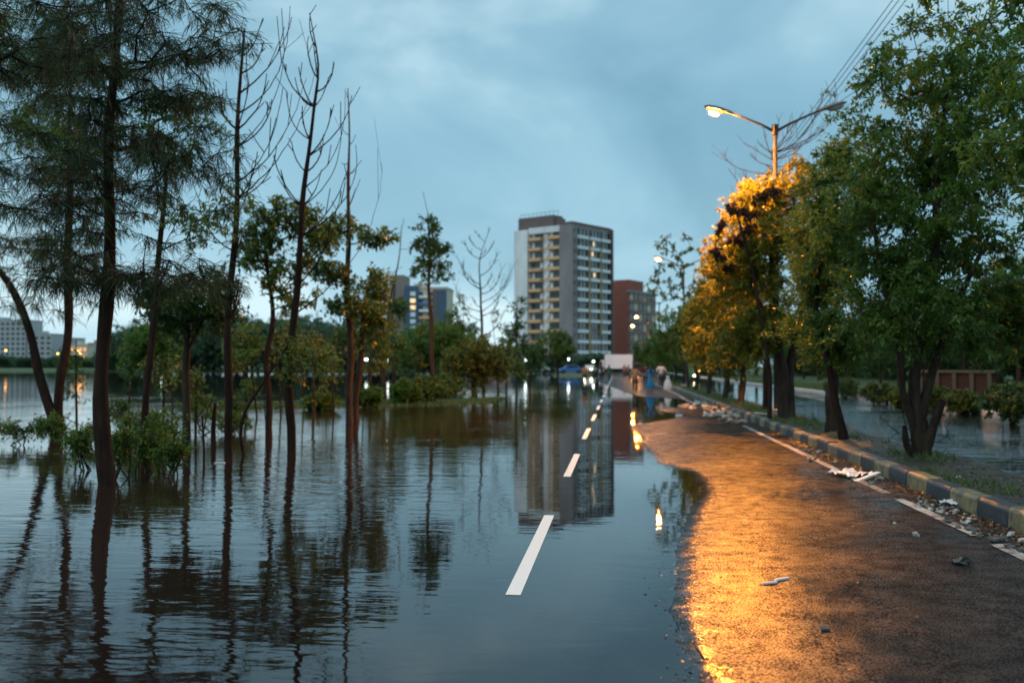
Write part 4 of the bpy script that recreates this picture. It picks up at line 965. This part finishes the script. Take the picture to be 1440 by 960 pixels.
def block(name, label, x0px, x1px, toppx, Y, wallm, rows, cols, depth=16, yaw=0.0, wm=None, band=None, cat='building', group=None, parts=()):
    p0 = at(x0px, 515, Y); p1 = at(x1px, 515, Y); w = float(p1[0] - p0[0]); h = (515 - toppx) * Y / FPX + 1.5
    r = empty(name, (p0[0], p0[1], .2), label, cat, group); r.rotation_euler = (0, 0, yaw)
    b = MB(); b.box((w / 2, depth / 2, h / 2), (w, depth, h)); b.build('wall', wallm, r)
    b = MB(); b.box((w / 2, depth / 2, h + .35), (w + .5, depth + .5, .7)); b.build('roof_edge', wallm, r)
    b = MB(); b.box((w * .3, depth / 2, h + 1.6), (w * .25, depth * .4, 2.0)); b.build('roof_house', wallm, r)
    fh = (h - 2) / rows; cw = w / cols
    for i in range(rows):
        for j in range(cols):
            g = MB(); g.box((cw * (j + .5), .0, 1.2 + fh * (i + .55)), (cw * .55, .3, fh * .5)); g.build('window', wm or GL, r)
        if band:
            b = MB(); b.box((w / 2, -.5, 1.2 + fh * i + .1), (w * .96, 1.3, fh * .28)); b.build('balcony', band, r)
    return r, w, h, fh, cw
r1, w, h, fh, cw = block('apartment_tower', 'cream apartment tower with banded balconies behind left trees', 524, 548, 392, 400, BC, 12, 2, band=BT)
b = MB(); b.box((w + 2.9, 6, (h + 2) / 2), (5.8, 12, h + 2)); b.build('stair_tower', cmat('wall_taupe', (.19, .165, .14)), r1)
r2, w, h, fh, cw = block('apartment_tower', 'blue-grey tower with blue balcony left of the tall tower', 568, 628, 405, 395, BC, 11, 4, band=None)
b = MB(); b.box((w * .18, -.6, h / 2 + .6), (w * .34, 1.0, h + 1.2)); b.build('blue_panel', BBL, r2)
b = MB(); b.box((w * .90, -.6, h / 2 - .5), (w * .2, 1.0, h)); b.build('blue_panel', BBL, r2)
b = MB(); b.box((w * .74, -.6, h / 2 - .2), (w * .11, .9, h - .4)); b.build('brown_panel', BB, r2)
for i in range(11):
    g = MB(); g.box((w * .22, -1.15, 1.2 + fh * (i + .55)), (w * .12, .2, fh * .6)); g.build('window', M['warm_win'] if i in (9, 8) else BT, r2)
    g = MB(); g.box((w * .5, -1.1, 1.2 + fh * (i + .1)), (w * .26, 1.4, fh * .34)); g.build('balcony', cmat('balcony_blue', (.05, .2, .42)) if i == 9 else (BO if i % 2 else BT), r2)
BWF = cmat('wall_far_pale', (.33, .34, .35))
block('white_block', 'pale residential block with dark window rows at far left shore', -30, 36, 447, 640, BWF, 9, 9, 20, wm=GL)
block('white_block', 'lower pale block right of the one with window rows', 38, 72, 468, 640, BWF, 6, 4, 20)
block('white_block', 'narrow pale block partly behind the leaning stem', 73, 98, 474, 660, BWF, 5, 3, 20)
block('low_building', 'low reddish building lit orange on the far shore', 99, 122, 484, 620, BC, 3, 4, 14, wm=M['shop_glow'])
block('low_building', 'low grey building behind the forked casuarina on far shore', 123, 146, 482, 640, BG, 4, 4, 14)
block('low_building', 'small grey building right of the thick trunk on far shore', 147, 170, 486, 660, BWF, 3, 3, 14)
block('low_shed', 'dark shed roof on the near bank left of the tall tower', 655, 712, 512, 190, BG, 1, 6, 8)

# ------------------------------------------------------------------ street lamps
def lamp_head_mb():
    b = MB(); secs = [(-.0, .05, .05), (.10, .09, .07), (.28, .14, .085), (.5, .16, .09), (.68, .13, .07), (.78, .05, .03)]
    n = 12; vs = []; fs = []
    for (x, w, h) in secs:
        for k in range(n):
            a = 2 * math.pi * k / n; vs.append((x, math.cos(a) * w, max(-.25, math.sin(a)) * h * (1 if math.sin(a) > 0 else .9)))
    for i in range(len(secs) - 1):
        for k in range(n): fs.append((i * n + k, i * n + (k + 1) % n, (i + 1) * n + (k + 1) % n, (i + 1) * n + k))
    fs.append(tuple(range(n))); fs.append(tuple((len(secs) - 1) * n + k for k in range(n)))
    b.add(vs, fs); return b
def lens_mb():
    b = MB(); n = 14; rows = 5; vs = []; fs = []
    for j in range(rows + 1):
        ph = j / rows * math.pi / 2
        for k in range(n):
            a = 2 * math.pi * k / n
            vs.append((.47 + math.cos(a) * .24 * math.cos(ph), math.sin(a) * .125 * math.cos(ph), -.022 - .105 * math.sin(ph)))
    for j in range(rows):
        for k in range(n): fs.append((j * n + k, j * n + (k + 1) % n, (j + 1) * n + (k + 1) % n, (j + 1) * n + k))
    b.add(vs, fs); return b
def street_lamp(Y, left, right, label, group='twin-arm street lamps along the median', strong=False):
    r = empty('street_lamp', (4.3, Y, .08), label, 'street lamp', group)
    b = MB(); b.tube([(0, 0, -.1), (0, 0, 4), (0, 0, 7.85)], [.09, .075, .05], 12); b.build('pole', M['pole'], r, smooth=True)
    b = MB(); b.box((0, 0, .12), (.4, .4, .3)); b.build('base', M['concrete'], r, bevel=.02)
    b = MB(); b.tube([(0, 0, 7.72), (0, 0, 8.0)], .085, 12); b.build('collar', M['pole'], r)
    for s, on_ in ((-1, left), (1, right)):
        b = MB(); b.tube([(0, 0, 7.8), (s * .35, 0, 8.0), (s * .9, 0, 8.24), (s * 1.25, 0, 8.38)], [.04, .035, .03, .028], 8); b.build('arm', M['pole'], r, smooth=True)
        hd = lamp_head_mb().build('lamp_head', M['lamp_head'], r, smooth=True)
        hd.location = (s * 1.15, 0, 8.34); hd.rotation_euler = (0, R_(-16) , 0 if s > 0 else math.pi)
        ln = lens_mb().build('lens', M['bowl_glow'] if on_ else M['glass_dead'], hd, smooth=True)
        if on_:
            bb = MB(); bb.blob((.47, 0, -.125), (.12, .065, .045), random.Random(1), 2, 0); bb.build('bulb', M['sodium'] if strong else M['sodium_mid'], hd, smooth=True)
    return r
street_lamp(27.6, True, False, 'nearest twin-arm street lamp, only its left head glowing', strong=True)
street_lamp(65.2, True, False, 'second street lamp, its glowing head above the sparse dark tree')
street_lamp(103, False, False, 'unlit street lamp in front of the red-brown block')
street_lamp(141, True, True, 'distant street lamp with both heads glowing')
street_lamp(172, True, False, 'farthest street lamp, one small orange light')
def mini_lamp(px, py, Y, m, label, group, rad=.22, h_pole=True):
    q = at(px, py, Y)
    r = empty('lamp_post', (q[0], q[1], 0.2 if q[2] > .5 else 0), label, 'lamp post', group)
    z = float(q[2]) - r.location.z
    b = MB(); b.tube([(0, 0, 0), (0, 0, z + .1)], [.1, .06], 6); b.build('pole', M['pole'], r)
    b = MB(); b.blob((0, -.2, z), (rad, rad, rad * .8), random.Random(1), 2, 0); b.build('lamp', m, r, smooth=True)
for px, py, Y, m, rad, lab in [
    (515.5, 505, 190, 'white_lamp', .34, 'brightest white bank lamp, left of the cream tower base'), (546, 506, 190, 'white_lamp', .28, 'white bank lamp seen between the reddish stems'), (556, 506, 200, 'white_lamp', .18, 'small white bank lamp beside the dark straight trunk'),
    (739, 506, 200, 'white_lamp', .30, 'white lamp at foot of the white end wall'), (799.5, 505, 200, 'white_lamp', .28, 'white lamp at the foot of the grey tower corner'), (834.5, 508, 200, 'white_lamp', .22, 'yellowish lamp left of the white truck'),
    (606, 507, 230, 'white_lamp', .15, 'dim lamp behind the pole-like tree'),
    (8.5, 492.5, 560, 'sodium_far', .55, 'orange lamp on far shore at left edge'), (81.5, 497, 560, 'sodium_far', .5, 'orange lamp right beside the forked casuarina stem'), (110, 493, 560, 'sodium_far', .5, 'upper of the close pair of orange far-shore lamps'),
    (113.5, 496, 540, 'sodium_far', .6, 'lower of the close pair of orange far-shore lamps'), (32, 507, 520, 'white_lamp', .35, 'white lamp on the far shore below the lower pale block'), (105, 515, 500, 'white_lamp', .35, 'white lamp at the waterline under the orange pair'),
    (160, 500, 500, 'white_lamp', .4, 'white lamp just right of the thick trunk'), (164, 511, 480, 'white_lamp', .28, 'small lower lamp right of the thick trunk'), (227.5, 508.5, 262, 'white_lamp', .2, 'lone white lamp in front of the wooded bank'),
    (983, 521, 100, 'sodium_far', .06, 'tiny yellow lamp above the headlight behind the trees')]:
    mini_lamp(px, py, Y, M[m], lab, 'small distant lamps', rad)

# overhead wires
def wire(a, b, sag, label, group, r=.011):
    a = np.array(a, float); b = np.array(b, float); P = []
    for t in np.linspace(0, 1, 40):
        q = a * (1 - t) + b * t; q[2] -= sag * 4 * t * (1 - t); P.append(q)
    w = MB(); w.tube(P, r, 5); o = w.build('overhead_wire', M['wire']); tag(o, label, 'wire', group)
for k, dx in enumerate((0, .16, .34)):
    wire((6.6 + dx, 2, 10.75), (6.6 + dx * .8, 78, 10.6), .5, ['leftmost of the three wires crossing the sky above lamp', 'middle one of the three wires above the lamp', 'rightmost of the three wires above the lamp'][k], 'overhead wires')
wire(at(1330, 35, 22), at(1175, 147, 30), .05, 'upper of two thin wires reaching the unlit lamp head', 'thin wires at the tree', .009)
wire(at(1345, 40, 22), at(1180, 155, 30), .1, 'lower of two thin wires reaching the unlit lamp head', 'thin wires at the tree', .009)

# ------------------------------------------------------------------ vehicles
def wheel(par, x, y, r=.33, w=.22):
    b = MB(); b.tube([(x, y - w / 2, r), (x, y + w / 2, r)], r, 16); t = b.build('wheel', rough_mat('tyre', (.02, .02, .02), (.03, .03, .03), 5, .8), par)
    b = MB(); b.tube([(x, y - w / 2 - .01, r), (x, y + w / 2 + .01, r)], r * .55, 12); b.build('rim', M['pole'], t)
# truck standing across the road end
q = at(843, 515, 150)
tk = empty('box_truck', (q[0] + .1, 150, 0.06), 'white box truck standing side-on at the end of the road', 'truck')
b = MB(); b.box((2.75, 0, 2.15), (4.1, 2.2, 2.1)); b.build('cargo_box', cmat('truck_white', (.50, .62, .70)), tk, bevel=.04)
b = MB(); b.prism([(-.15, .5), (-.15, 1.3), (.1, 2.3), (.6, 2.45), (.62, .5)], 'y', -1, 1); b.build('cab', cmat('truck_cab', (.6, .64, .66)), tk, bevel=.04)
b = MB(); b.prism([(-.13, 1.35), (.1, 2.2), (.35, 2.2), (.35, 1.35)], 'y', -1.02, 1.02); b.build('window', GL, tk)
b = MB(); b.box((2.5, 0, .75), (4.6, .9, .35)); b.build('chassis', M['wire'], tk)
for x in (.3, 3.9):
    for s in (-1, 1): wheel(tk, x, s * .9, .42)
def car(px, Y, color, label, lights=False, rz=0):
    q = at(px, 515, Y); r = empty('parked_car', (q[0], q[1], .05 if Y < 150 else .3), label, 'car', None, rz)
    b = MB(); b.prism([(-2, .3), (-2.05, .75), (-1.3, .92), (-.7, 1.42), (.75, 1.45), (1.45, .98), (2.0, .85), (2.05, .3)], 'y', -.82, .82); b.build('body', cmat('car_paint', color, r=.3), r, bevel=.06)
    b = MB(); b.prism([(-1.15, .95), (-.65, 1.36), (.7, 1.38), (1.25, .98)], 'y', -.835, .835); b.build('window', GL, r)
    for x in (-1.3, 1.3):
        for s in (-1, 1): wheel(r, x, s * .74)
    for s in (-1, 1):
        b = MB(); b.blob((-2.03, s * .6, .68), (.08, .14, .09), random.Random(1), 2, 0); b.build('headlight', M['head_light'] if lights else BT, r)
car(803, 170, (.03, .14, .4), 'blue car parked below the tower corner', rz=.2)
car(830, 185, (.5, .5, .48), 'pale car left of the white truck, headlights towards us', True, rz=R_(80))
car(735, 215, (.05, .12, .3), 'dark blue car near the white end wall', rz=.1)
car(760, 210, (.3, .3, .3), 'grey car right of the dark blue one', rz=-.1)
# three-wheeler on the opposite carriageway
q = at(976.5, 528, 104)
ar = empty('auto_rickshaw', (q[0], 105.3, -.02), 'small vehicle with one bright headlight behind the median trees', 'vehicle'); ar.rotation_euler = (0, 0, R_(-90))
b = MB(); b.prism([(1.3, .35), (1.25, .8), (1.0, 1.1), (.75, 1.7), (-1.1, 1.72), (-1.3, 1.2), (-1.3, .35)], 'y', -.6, .6); b.build('body', cmat('auto_green', (.05, .12, .05)), ar, bevel=.05)
b = MB(); b.prism([(.98, 1.15), (.78, 1.6), (.72, 1.6), (.9, 1.15)], 'y', -.5, .5); b.build('windscreen', GL, ar)
b = MB(); b.blob((1.34, 0, .56), (.06, .10, .10), random.Random(1), 2, 0); b.build('headlight', M['head_light'], ar)
wheel(ar, 1.0, 0, .22, .1); wheel(ar, -.9, .5, .22, .1); wheel(ar, -.9, -.5, .22, .1)

# ------------------------------------------------------------------ people
def skin_mesh(name, verts, edges, m, parent, sub=1):
    me = bpy.data.meshes.new(name); me.from_pydata([v[:3] for v in verts], edges, []); me.materials.append(m)
    o = link(name, me, parent)
    sk = o.modifiers.new('skin', 'SKIN'); sk.use_smooth_shade = True
    for i, v in enumerate(verts):
        d = me.skin_vertices[0].data[i]; r = v[3]
        d.radius = r if isinstance(r, tuple) else (r, r); d.use_root = (i == 0)
    s = o.modifiers.new('sub', 'SUBSURF'); s.levels = sub; s.render_levels = sub
    return o
SKIN = rough_mat('skin', (.16, .08, .05), (.19, .10, .065), 4, .6); HAIR = rough_mat('hair', (.01, .008, .007), (.018, .014, .012), 30, .5)
def person(x, y, z, h, rz, top, low, label, dress=False, long_hair=False, stride=.25, arm_out=.06, bend=0.0, holds=False):
    r = empty('person', (x, y, z), label, 'person', 'people walking in the flooded road'); r.rotation_euler = (0, 0, rz); s = h / 1.7; r.scale = (s, s, s)
    mt = cmat('cloth_top', top, r=.9); ml = cmat('cloth_low', low, r=.9)
    st = stride
    V = [(0, 0, .93, (.14, .11)), (0, 0, 1.12, (.12, .09)), (0, -bend * .5, 1.33, (.16, .10)), (0, -bend, 1.45, (.07, .07)), (0, -bend - .01, 1.53, .052), (0, -bend - .02, 1.60, (.082, .095)), (0, -bend - .02, 1.68, (.07, .085))]
    E_ = [(0, 1), (1, 2), (2, 3), (3, 4), (4, 5), (5, 6)]
    for sd in (-1, 1):
        k = st * sd
        b0 = len(V); V += [(sd * .09, 0, .86, .085), (sd * .10, k * .45 - .02, .48, .058), (sd * .10, k * 1.0 + .03, .09, .036), (sd * .10, k - .08, .035, .034)]
        E_ += [(0, b0), (b0, b0 + 1), (b0 + 1, b0 + 2), (b0 + 2, b0 + 3)]
        b1 = len(V); V += [(sd * .18, -bend * .9, 1.40, .052), (sd * (.21 + arm_out), -k * .2 - bend * .6, 1.13, .040), (sd * (.22 + arm_out), -k * .55 - .05 - bend * .5, .90, .028), (sd * (.22 + arm_out), -k * .6 - .07 - bend * .5, .82, .030)]
        E_ += [(3, b1), (b1, b1 + 1), (b1 + 1, b1 + 2), (b1 + 2, b1 + 3)]
        hp = V[b1 + 3]
        for fi, fo in enumerate((-.028, -.01, .008, .026)):
            f0 = len(V); L = (.06, .072, .068, .052)[fi]
            V += [(hp[0] + sd * .004, hp[1] + fo, hp[2] - .04, .009), (hp[0] - sd * .008, hp[1] + fo, hp[2] - .04 - L, .008)]; E_ += [(b1 + 3, f0), (f0, f0 + 1)]
        f0 = len(V); V += [(hp[0] - sd * .02, hp[1] - .04, hp[2] - .01, .010), (hp[0] - sd * .03, hp[1] - .055, hp[2] - .05, .009)]; E_ += [(b1 + 3, f0), (f0, f0 + 1)]
    skin_mesh('body', V, E_, SKIN, r)
    # shirt
    T = [(0, 0, .92 if not dress else .95, (.17, .13)), (0, 0, 1.12, (.145, .115)), (0, -bend * .5, 1.33, (.185, .125)), (0, -bend, 1.455, (.085, .085))]
    TE = [(0, 1), (1, 2), (2, 3)]
    for sd in (-1, 1):
        k = st * sd; b1 = len(T); T += [(sd * .185, -bend * .9, 1.40, .068), (sd * (.215 + arm_out), -k * .2 - bend * .6, 1.14, .055)]; TE += [(3, b1), (b1, b1 + 1)]
    skin_mesh('shirt', T, TE, mt, r)
    if dress:
        b = MB(); n = 20; rings = [(.99, .145, .115), (.85, .20, .16), (.6, .25, .21), (.35, .29, .25), (.30, .28, .24)]; vs = []
        for zz, rx, ry in rings:
            for k in range(n):
                a = 6.283 * k / n; w = 1 + .06 * math.sin(a * 5 + zz * 3); vs.append((math.cos(a) * rx * w, math.sin(a) * ry * w, zz))
        b.add(vs, [(i * n + k, i * n + (k + 1) % n, (i + 1) * n + (k + 1) % n, (i + 1) * n + k) for i in range(len(rings) - 1) for k in range(n)]); b.build('skirt', mt, r, smooth=True)
    else:
        P = [(0, 0, .95, (.155, .125))]; PE = []
        for sd in (-1, 1):
            k = st * sd; b0 = len(P); P += [(sd * .09, 0, .84, .10), (sd * .10, k * .45 - .02, .48, .078), (sd * .10, k * .95 + .03, .13, .06)]; PE += [(0, b0), (b0, b0 + 1), (b0 + 1, b0 + 2)]
        skin_mesh('trousers', P, PE, ml, r)
    b = MB(); b.blob((0, -bend + .012, 1.66), (.088, .105, .085), random.Random(2), 2, .05)
    if long_hair: b.blob((0, -bend + .085, 1.42), (.08, .045, .22), random.Random(4), 2, .08)
    b.build('hair', HAIR, r, smooth=True)
    b = MB()
    for sd in (-1, 1): b.blob((sd * .03, -bend - .105, 1.625), (.012, .008, .008), random.Random(1), 1, 0)
    b.build('eyes', HAIR, r)
    b = MB(); b.blob((0, -bend - .118, 1.59), (.013, .022, .022), random.Random(1), 1, 0)
    for sd in (-1, 1): b.blob((sd * .082, -bend - .015, 1.60), (.012, .02, .03), random.Random(1), 1, 0)
    b.blob((0, -bend - .1, 1.545), (.025, .012, .007), random.Random(1), 1, 0)
    b.build('face_features', SKIN, r)
    return r
PI = math.pi
person(.98, 55.7, .0, 1.52, PI, (.36, .20, .10), (.03, .025, .02), 'person in a tan top walking away beside the woman in blue', stride=.12, arm_out=.1)
person(1.88, 57.0, .0, 1.50, PI, (.02, .16, .33), (.03, .03, .03), 'person in a bright blue dress with long black hair', dress=True, long_hair=True, stride=.1, arm_out=.08)
person(2.0, 72, .0, 1.62, PI, (.045, .02, .015), (.02, .015, .015), 'person in dark maroon clothes behind the blue dress', stride=.2)
person(2.95, 68, .01, 1.70, PI + .1, (.55, .52, .48), (.02, .02, .025), 'person in a white shirt and dark trousers at the kerb side', stride=.12, arm_out=.12)
q = gr(822, 541); person(q[0], q[1], 0, 1.6, 2.6, (.42, .16, .03), (.03, .012, .01), 'person in an orange top wading below the tall tower', stride=.15)
q = gr(846, 536); person(q[0], q[1], 0, 1.7, PI, (.02, .02, .025), (.02, .02, .022), 'dark-clothed person standing left of the truck', stride=.08)
q = gr(856.5, 537); person(q[0], q[1], 0, 1.6, .3, (.03, .14, .09), (.03, .08, .06), 'person in green clothes in front of the truck', stride=.08)
q = at(878, 520, 118); person(q[0], 118, .05, 1.65, PI, (.48, .2, .14), (.1, .08, .08), 'person in a salmon-pink top below the truck tail', stride=.15)
q = at(883.5, 520, 124); person(q[0], 124, .05, 1.6, PI, (.42, .22, .12), (.05, .05, .06), 'person in an orange-brown top right beside the salmon one', stride=.15)
# white sack at the kerb
b = MB(); n = 18; vs = []; rings = [(0, .20, .17), (.12, .25, .2), (.35, .24, .19), (.6, .17, .14), (.78, .08, .07), (.84, .10, .09), (.92, .13, .06)]
for i, (zz, rx, ry) in enumerate(rings):
    for k in range(n):
        a = 6.283 * k / n; w = 1 + .07 * math.sin(a * 4 + zz * 9) + .04 * math.sin(a * 9); vs.append((math.cos(a) * rx * w, math.sin(a) * ry * w, zz))
b.add(vs, [(i * n + k, i * n + (k + 1) % n, (i + 1) * n + (k + 1) % n, (i + 1) * n + k) for i in range(len(rings) - 1) for k in range(n)] + [tuple(range(n))])
o = b.build('sack', cmat('sack_white', (.6, .57, .52)), smooth=True); o.location = (3.05, 61, .02); tag(o, 'tied white sack standing by the kerb next to the walkers', 'sack')

# ------------------------------------------------------------------ rubble and litter
STN = [rough_mat('stone_pale', (.30, .27, .23), (.5, .46, .40), 6, .8, .01, 20), rough_mat('stone_tan', (.22, .14, .09), (.36, .24, .16), 6, .8, .01, 20), rough_mat('stone_dark', (.06, .055, .05), (.12, .11, .1), 6, .8, .01, 20)]
WHT = rough_mat('plastic_white', (.6, .62, .62), (.75, .76, .75), 5, .4)
rs = random.Random(77)
def stone(x, y, r, mi, label, group, name='stone', flat=.6, z=None):
    b = MB(); b.blob((0, 0, 0), (r * rs.uniform(.8, 1.3), r * rs.uniform(.7, 1.1), r * flat * rs.uniform(.7, 1.2)), rs, 2 if r > .05 else 1, .45)
    o = b.build(name, STN[mi]); o.location = (x, y, float(road_z(np.float64(x), y)) + r * flat * .6 if z is None else z); o.rotation_euler = (rs.uniform(-.3, .3), rs.uniform(-.3, .3), rs.uniform(0, 6))
    tag(o, label, 'stone' if mi < 2 else 'clod', group); return o
def along(px, py): return gr(px, py, .02)
big = [(962, 573, .16, 'pale lump at the left end of the rubble heap'), (974, 575, .15, 'second pale lump from the left of the rubble heap'), (981, 570, .20, 'large whitish lump topping the rubble heap'), (990, 569, .14, 'whitish lump behind the largest one of the heap'),
       (993, 576, .15, 'bright lump in the middle of the rubble heap'), (1005, 576, .12, 'lump against the kerb in the rubble heap'), (995, 585, .13, 'low pale lump on the road side of the heap'), (1010, 584, .15, 'roundest white lump in the right half of the heap'),
       (1018, 579, .11, 'flat slab piece near the kerb in the heap'), (1028, 583, .13, 'slanted pale piece near the right end of heap'), (1040, 587, .16, 'big pale piece at the right end of the heap')]
for px, py, r, lab in big:
    q = along(px, py); k = q[1] / 33.0; stone(q[0], q[1], r * k, 0, lab, 'rubble heap by the kerb')
for i in range(44):
    px = rs.uniform(998, 1050); q = along(px, rs.uniform(583, 597) if px > 1010 else rs.uniform(577, 588))
    stone(min(q[0], 3.4), q[1], rs.uniform(.035, .085), rs.choice((0, 1, 1)), 'small tan brick fragment spilled from the rubble heap', 'brick fragments round the rubble heap')
for i in range(26):
    q = along(rs.uniform(1125, 1160), rs.uniform(634, 652)); stone(min(q[0] + .1, 3.42), q[1], rs.uniform(.02, .04), rs.choice((0, 1, 2)), 'pebble lying between edge line and kerb', 'pebbles by the middle of the kerb')
for i in range(70):
    t = rs.random(); q = along(1290 + 80 * t + rs.uniform(-6, 10), 708 + 28 * t + rs.uniform(-5, 9)); stone(min(q[0], 3.42), q[1], rs.uniform(.012, .034), rs.choice((0, 0, 1, 2)), 'small pale chip in the debris trail near the kerb', 'debris chips near the kerb')
for i in range(30):
    t = rs.random(); q = along(1330 + 110 * t, 738 + 42 * t + rs.uniform(-4, 6)); stone(min(q[0], 3.42), q[1], rs.uniform(.02, .05), 2, 'dark clod of mud in the gutter', 'mud clods in the gutter')
for px, py, r, mi, lab in [(1288, 758, .045, 0, 'single white crumpled scrap out on the wet road'), (1160, 886, .03, 2, 'single dark pebble out on the lit road'), (1352, 798, .06, 2, 'dark clod on the road at lower right'), (1420, 760, .05, 0, 'pale lump by the kerb at right edge'),
                          (1437, 768, .045, 0, 'pale lump at the very right edge'), (1225, 684, .05, 0, 'white stone beside the white plastic sheet'), (1238, 677, .045, 0, 'white stone below the yellow kerb block'), (1175, 653, .04, 0, 'small white stone above the plastic sheet'),
                          (1348, 687, .05, 0, 'white stone on the muddy median'), (1258, 740, .02, 0, 'tiny white crumb left of the debris trail')]:
    q = along(px, py); q2 = q if px != 1348 else at(1348, 687, 12.6); stone(q2[0], q2[1], r, mi, lab, None, z=None if px != 1348 else .16)
# white plastic sheet and slats
def sheet(px, py, sx, sy, seed, label, rz=0.0, lift=.06):
    rng = random.Random(seed); n = 14; q = along(px, py); V = []; Fq = []
    for i in range(n):
        for j in range(n):
            u = i / (n - 1) - .5; v = j / (n - 1) - .5; rad = 1 + .35 * mnoise.noise(Vector((u * 3, v * 3, seed)))
            V.append((u * sx * rad, v * sy * rad, .012 + lift * abs(mnoise.noise(Vector((u * 6 + seed, v * 6, 1.3)))) * 1.8))
    for i in range(n - 1):
        for j in range(n - 1): Fq.append((i * n + j, (i + 1) * n + j, (i + 1) * n + j + 1, i * n + j + 1))
    o = link('plastic_sheet', np_mesh('plastic_sheet', V, Fq, WHT, smooth=True)); s_ = o.modifiers.new('thick', 'SOLIDIFY'); s_.thickness = .004
    o.location = (q[0], q[1], float(road_z(np.float64(q[0]), q[1])) + .004); o.rotation_euler = (0, 0, rz); tag(o, label, 'plastic sheet')
sheet(1198, 672, .42, .55, 4, 'crumpled white plastic sheet lying over the edge line', .3, .055)
sheet(1347, 716, .16, .30, 9, 'torn white scrap beside the debris trail', .5, .05)
def slat(p0, p1, w, t, label, m=None, z0=.03, z1=.03, name='slat'):
    a = gr(*p0, z0); c = gr(*p1, z1); a[0] = min(a[0], 3.45); c[0] = min(c[0], 3.5)
    d = Vector(c - a); L = d.length; b = MB(); b.box((L / 2, 0, 0), (L, w, t)); o = b.build(name, m or WHT, bevel=.004)
    o.location = tuple(a); o.rotation_euler = (0, -math.atan2(d.z, math.hypot(d.x, d.y)), math.atan2(d.y, d.x)); tag(o, label, 'slat')
slat((1203, 677), (1236, 664), .07, .025, 'white strip propped from the plastic sheet onto the kerb', z0=.04, z1=.14)
slat((1360, 738), (1403, 752), .06, .03, 'straight white slat lying in the gutter at right')
slat((1318, 709), (1345, 727), .04, .02, 'short white strip lying along the debris trail')
slat((1072, 819), (1093, 818), .022, .012, 'longer of two white sticks on the glowing wet road')
slat((1090, 815), (1109, 812), .025, .016, 'shorter of two white sticks on the glowing wet road')
q = along(1000 - 5, 947)
b = MB(); a0 = gr(977, 907, .0); b.tube([a0, a0 + [.01, -.12, .006], a0 + [.03, -.26, .004]], .004, 5); tag(b.build('twig', M['bark_dark']), 'thin curved twig floating at the edge of the water', 'twig')
b = MB(); a0 = at(1063, 578, 31); b.box((0, 0, 0), (.5, .16, .02)); o = b.build('board', WHT, bevel=.005); q = at(1087, 594, 27); o.location = (4.0, 28.0, .2); o.rotation_euler = (.1, .1, .4); tag(o, 'small pale board on the median behind the rubble heap', 'board')
b = MB(); b.box((0, 0, 0), (.16, .07, .015)); o = b.build('floating_board', WHT, bevel=.004); q = gr(309, 651); o.location = (q[0], q[1], .006); o.rotation_euler = (0, 0, .1); tag(o, 'small pale board floating beside the slender bare tree', 'board')
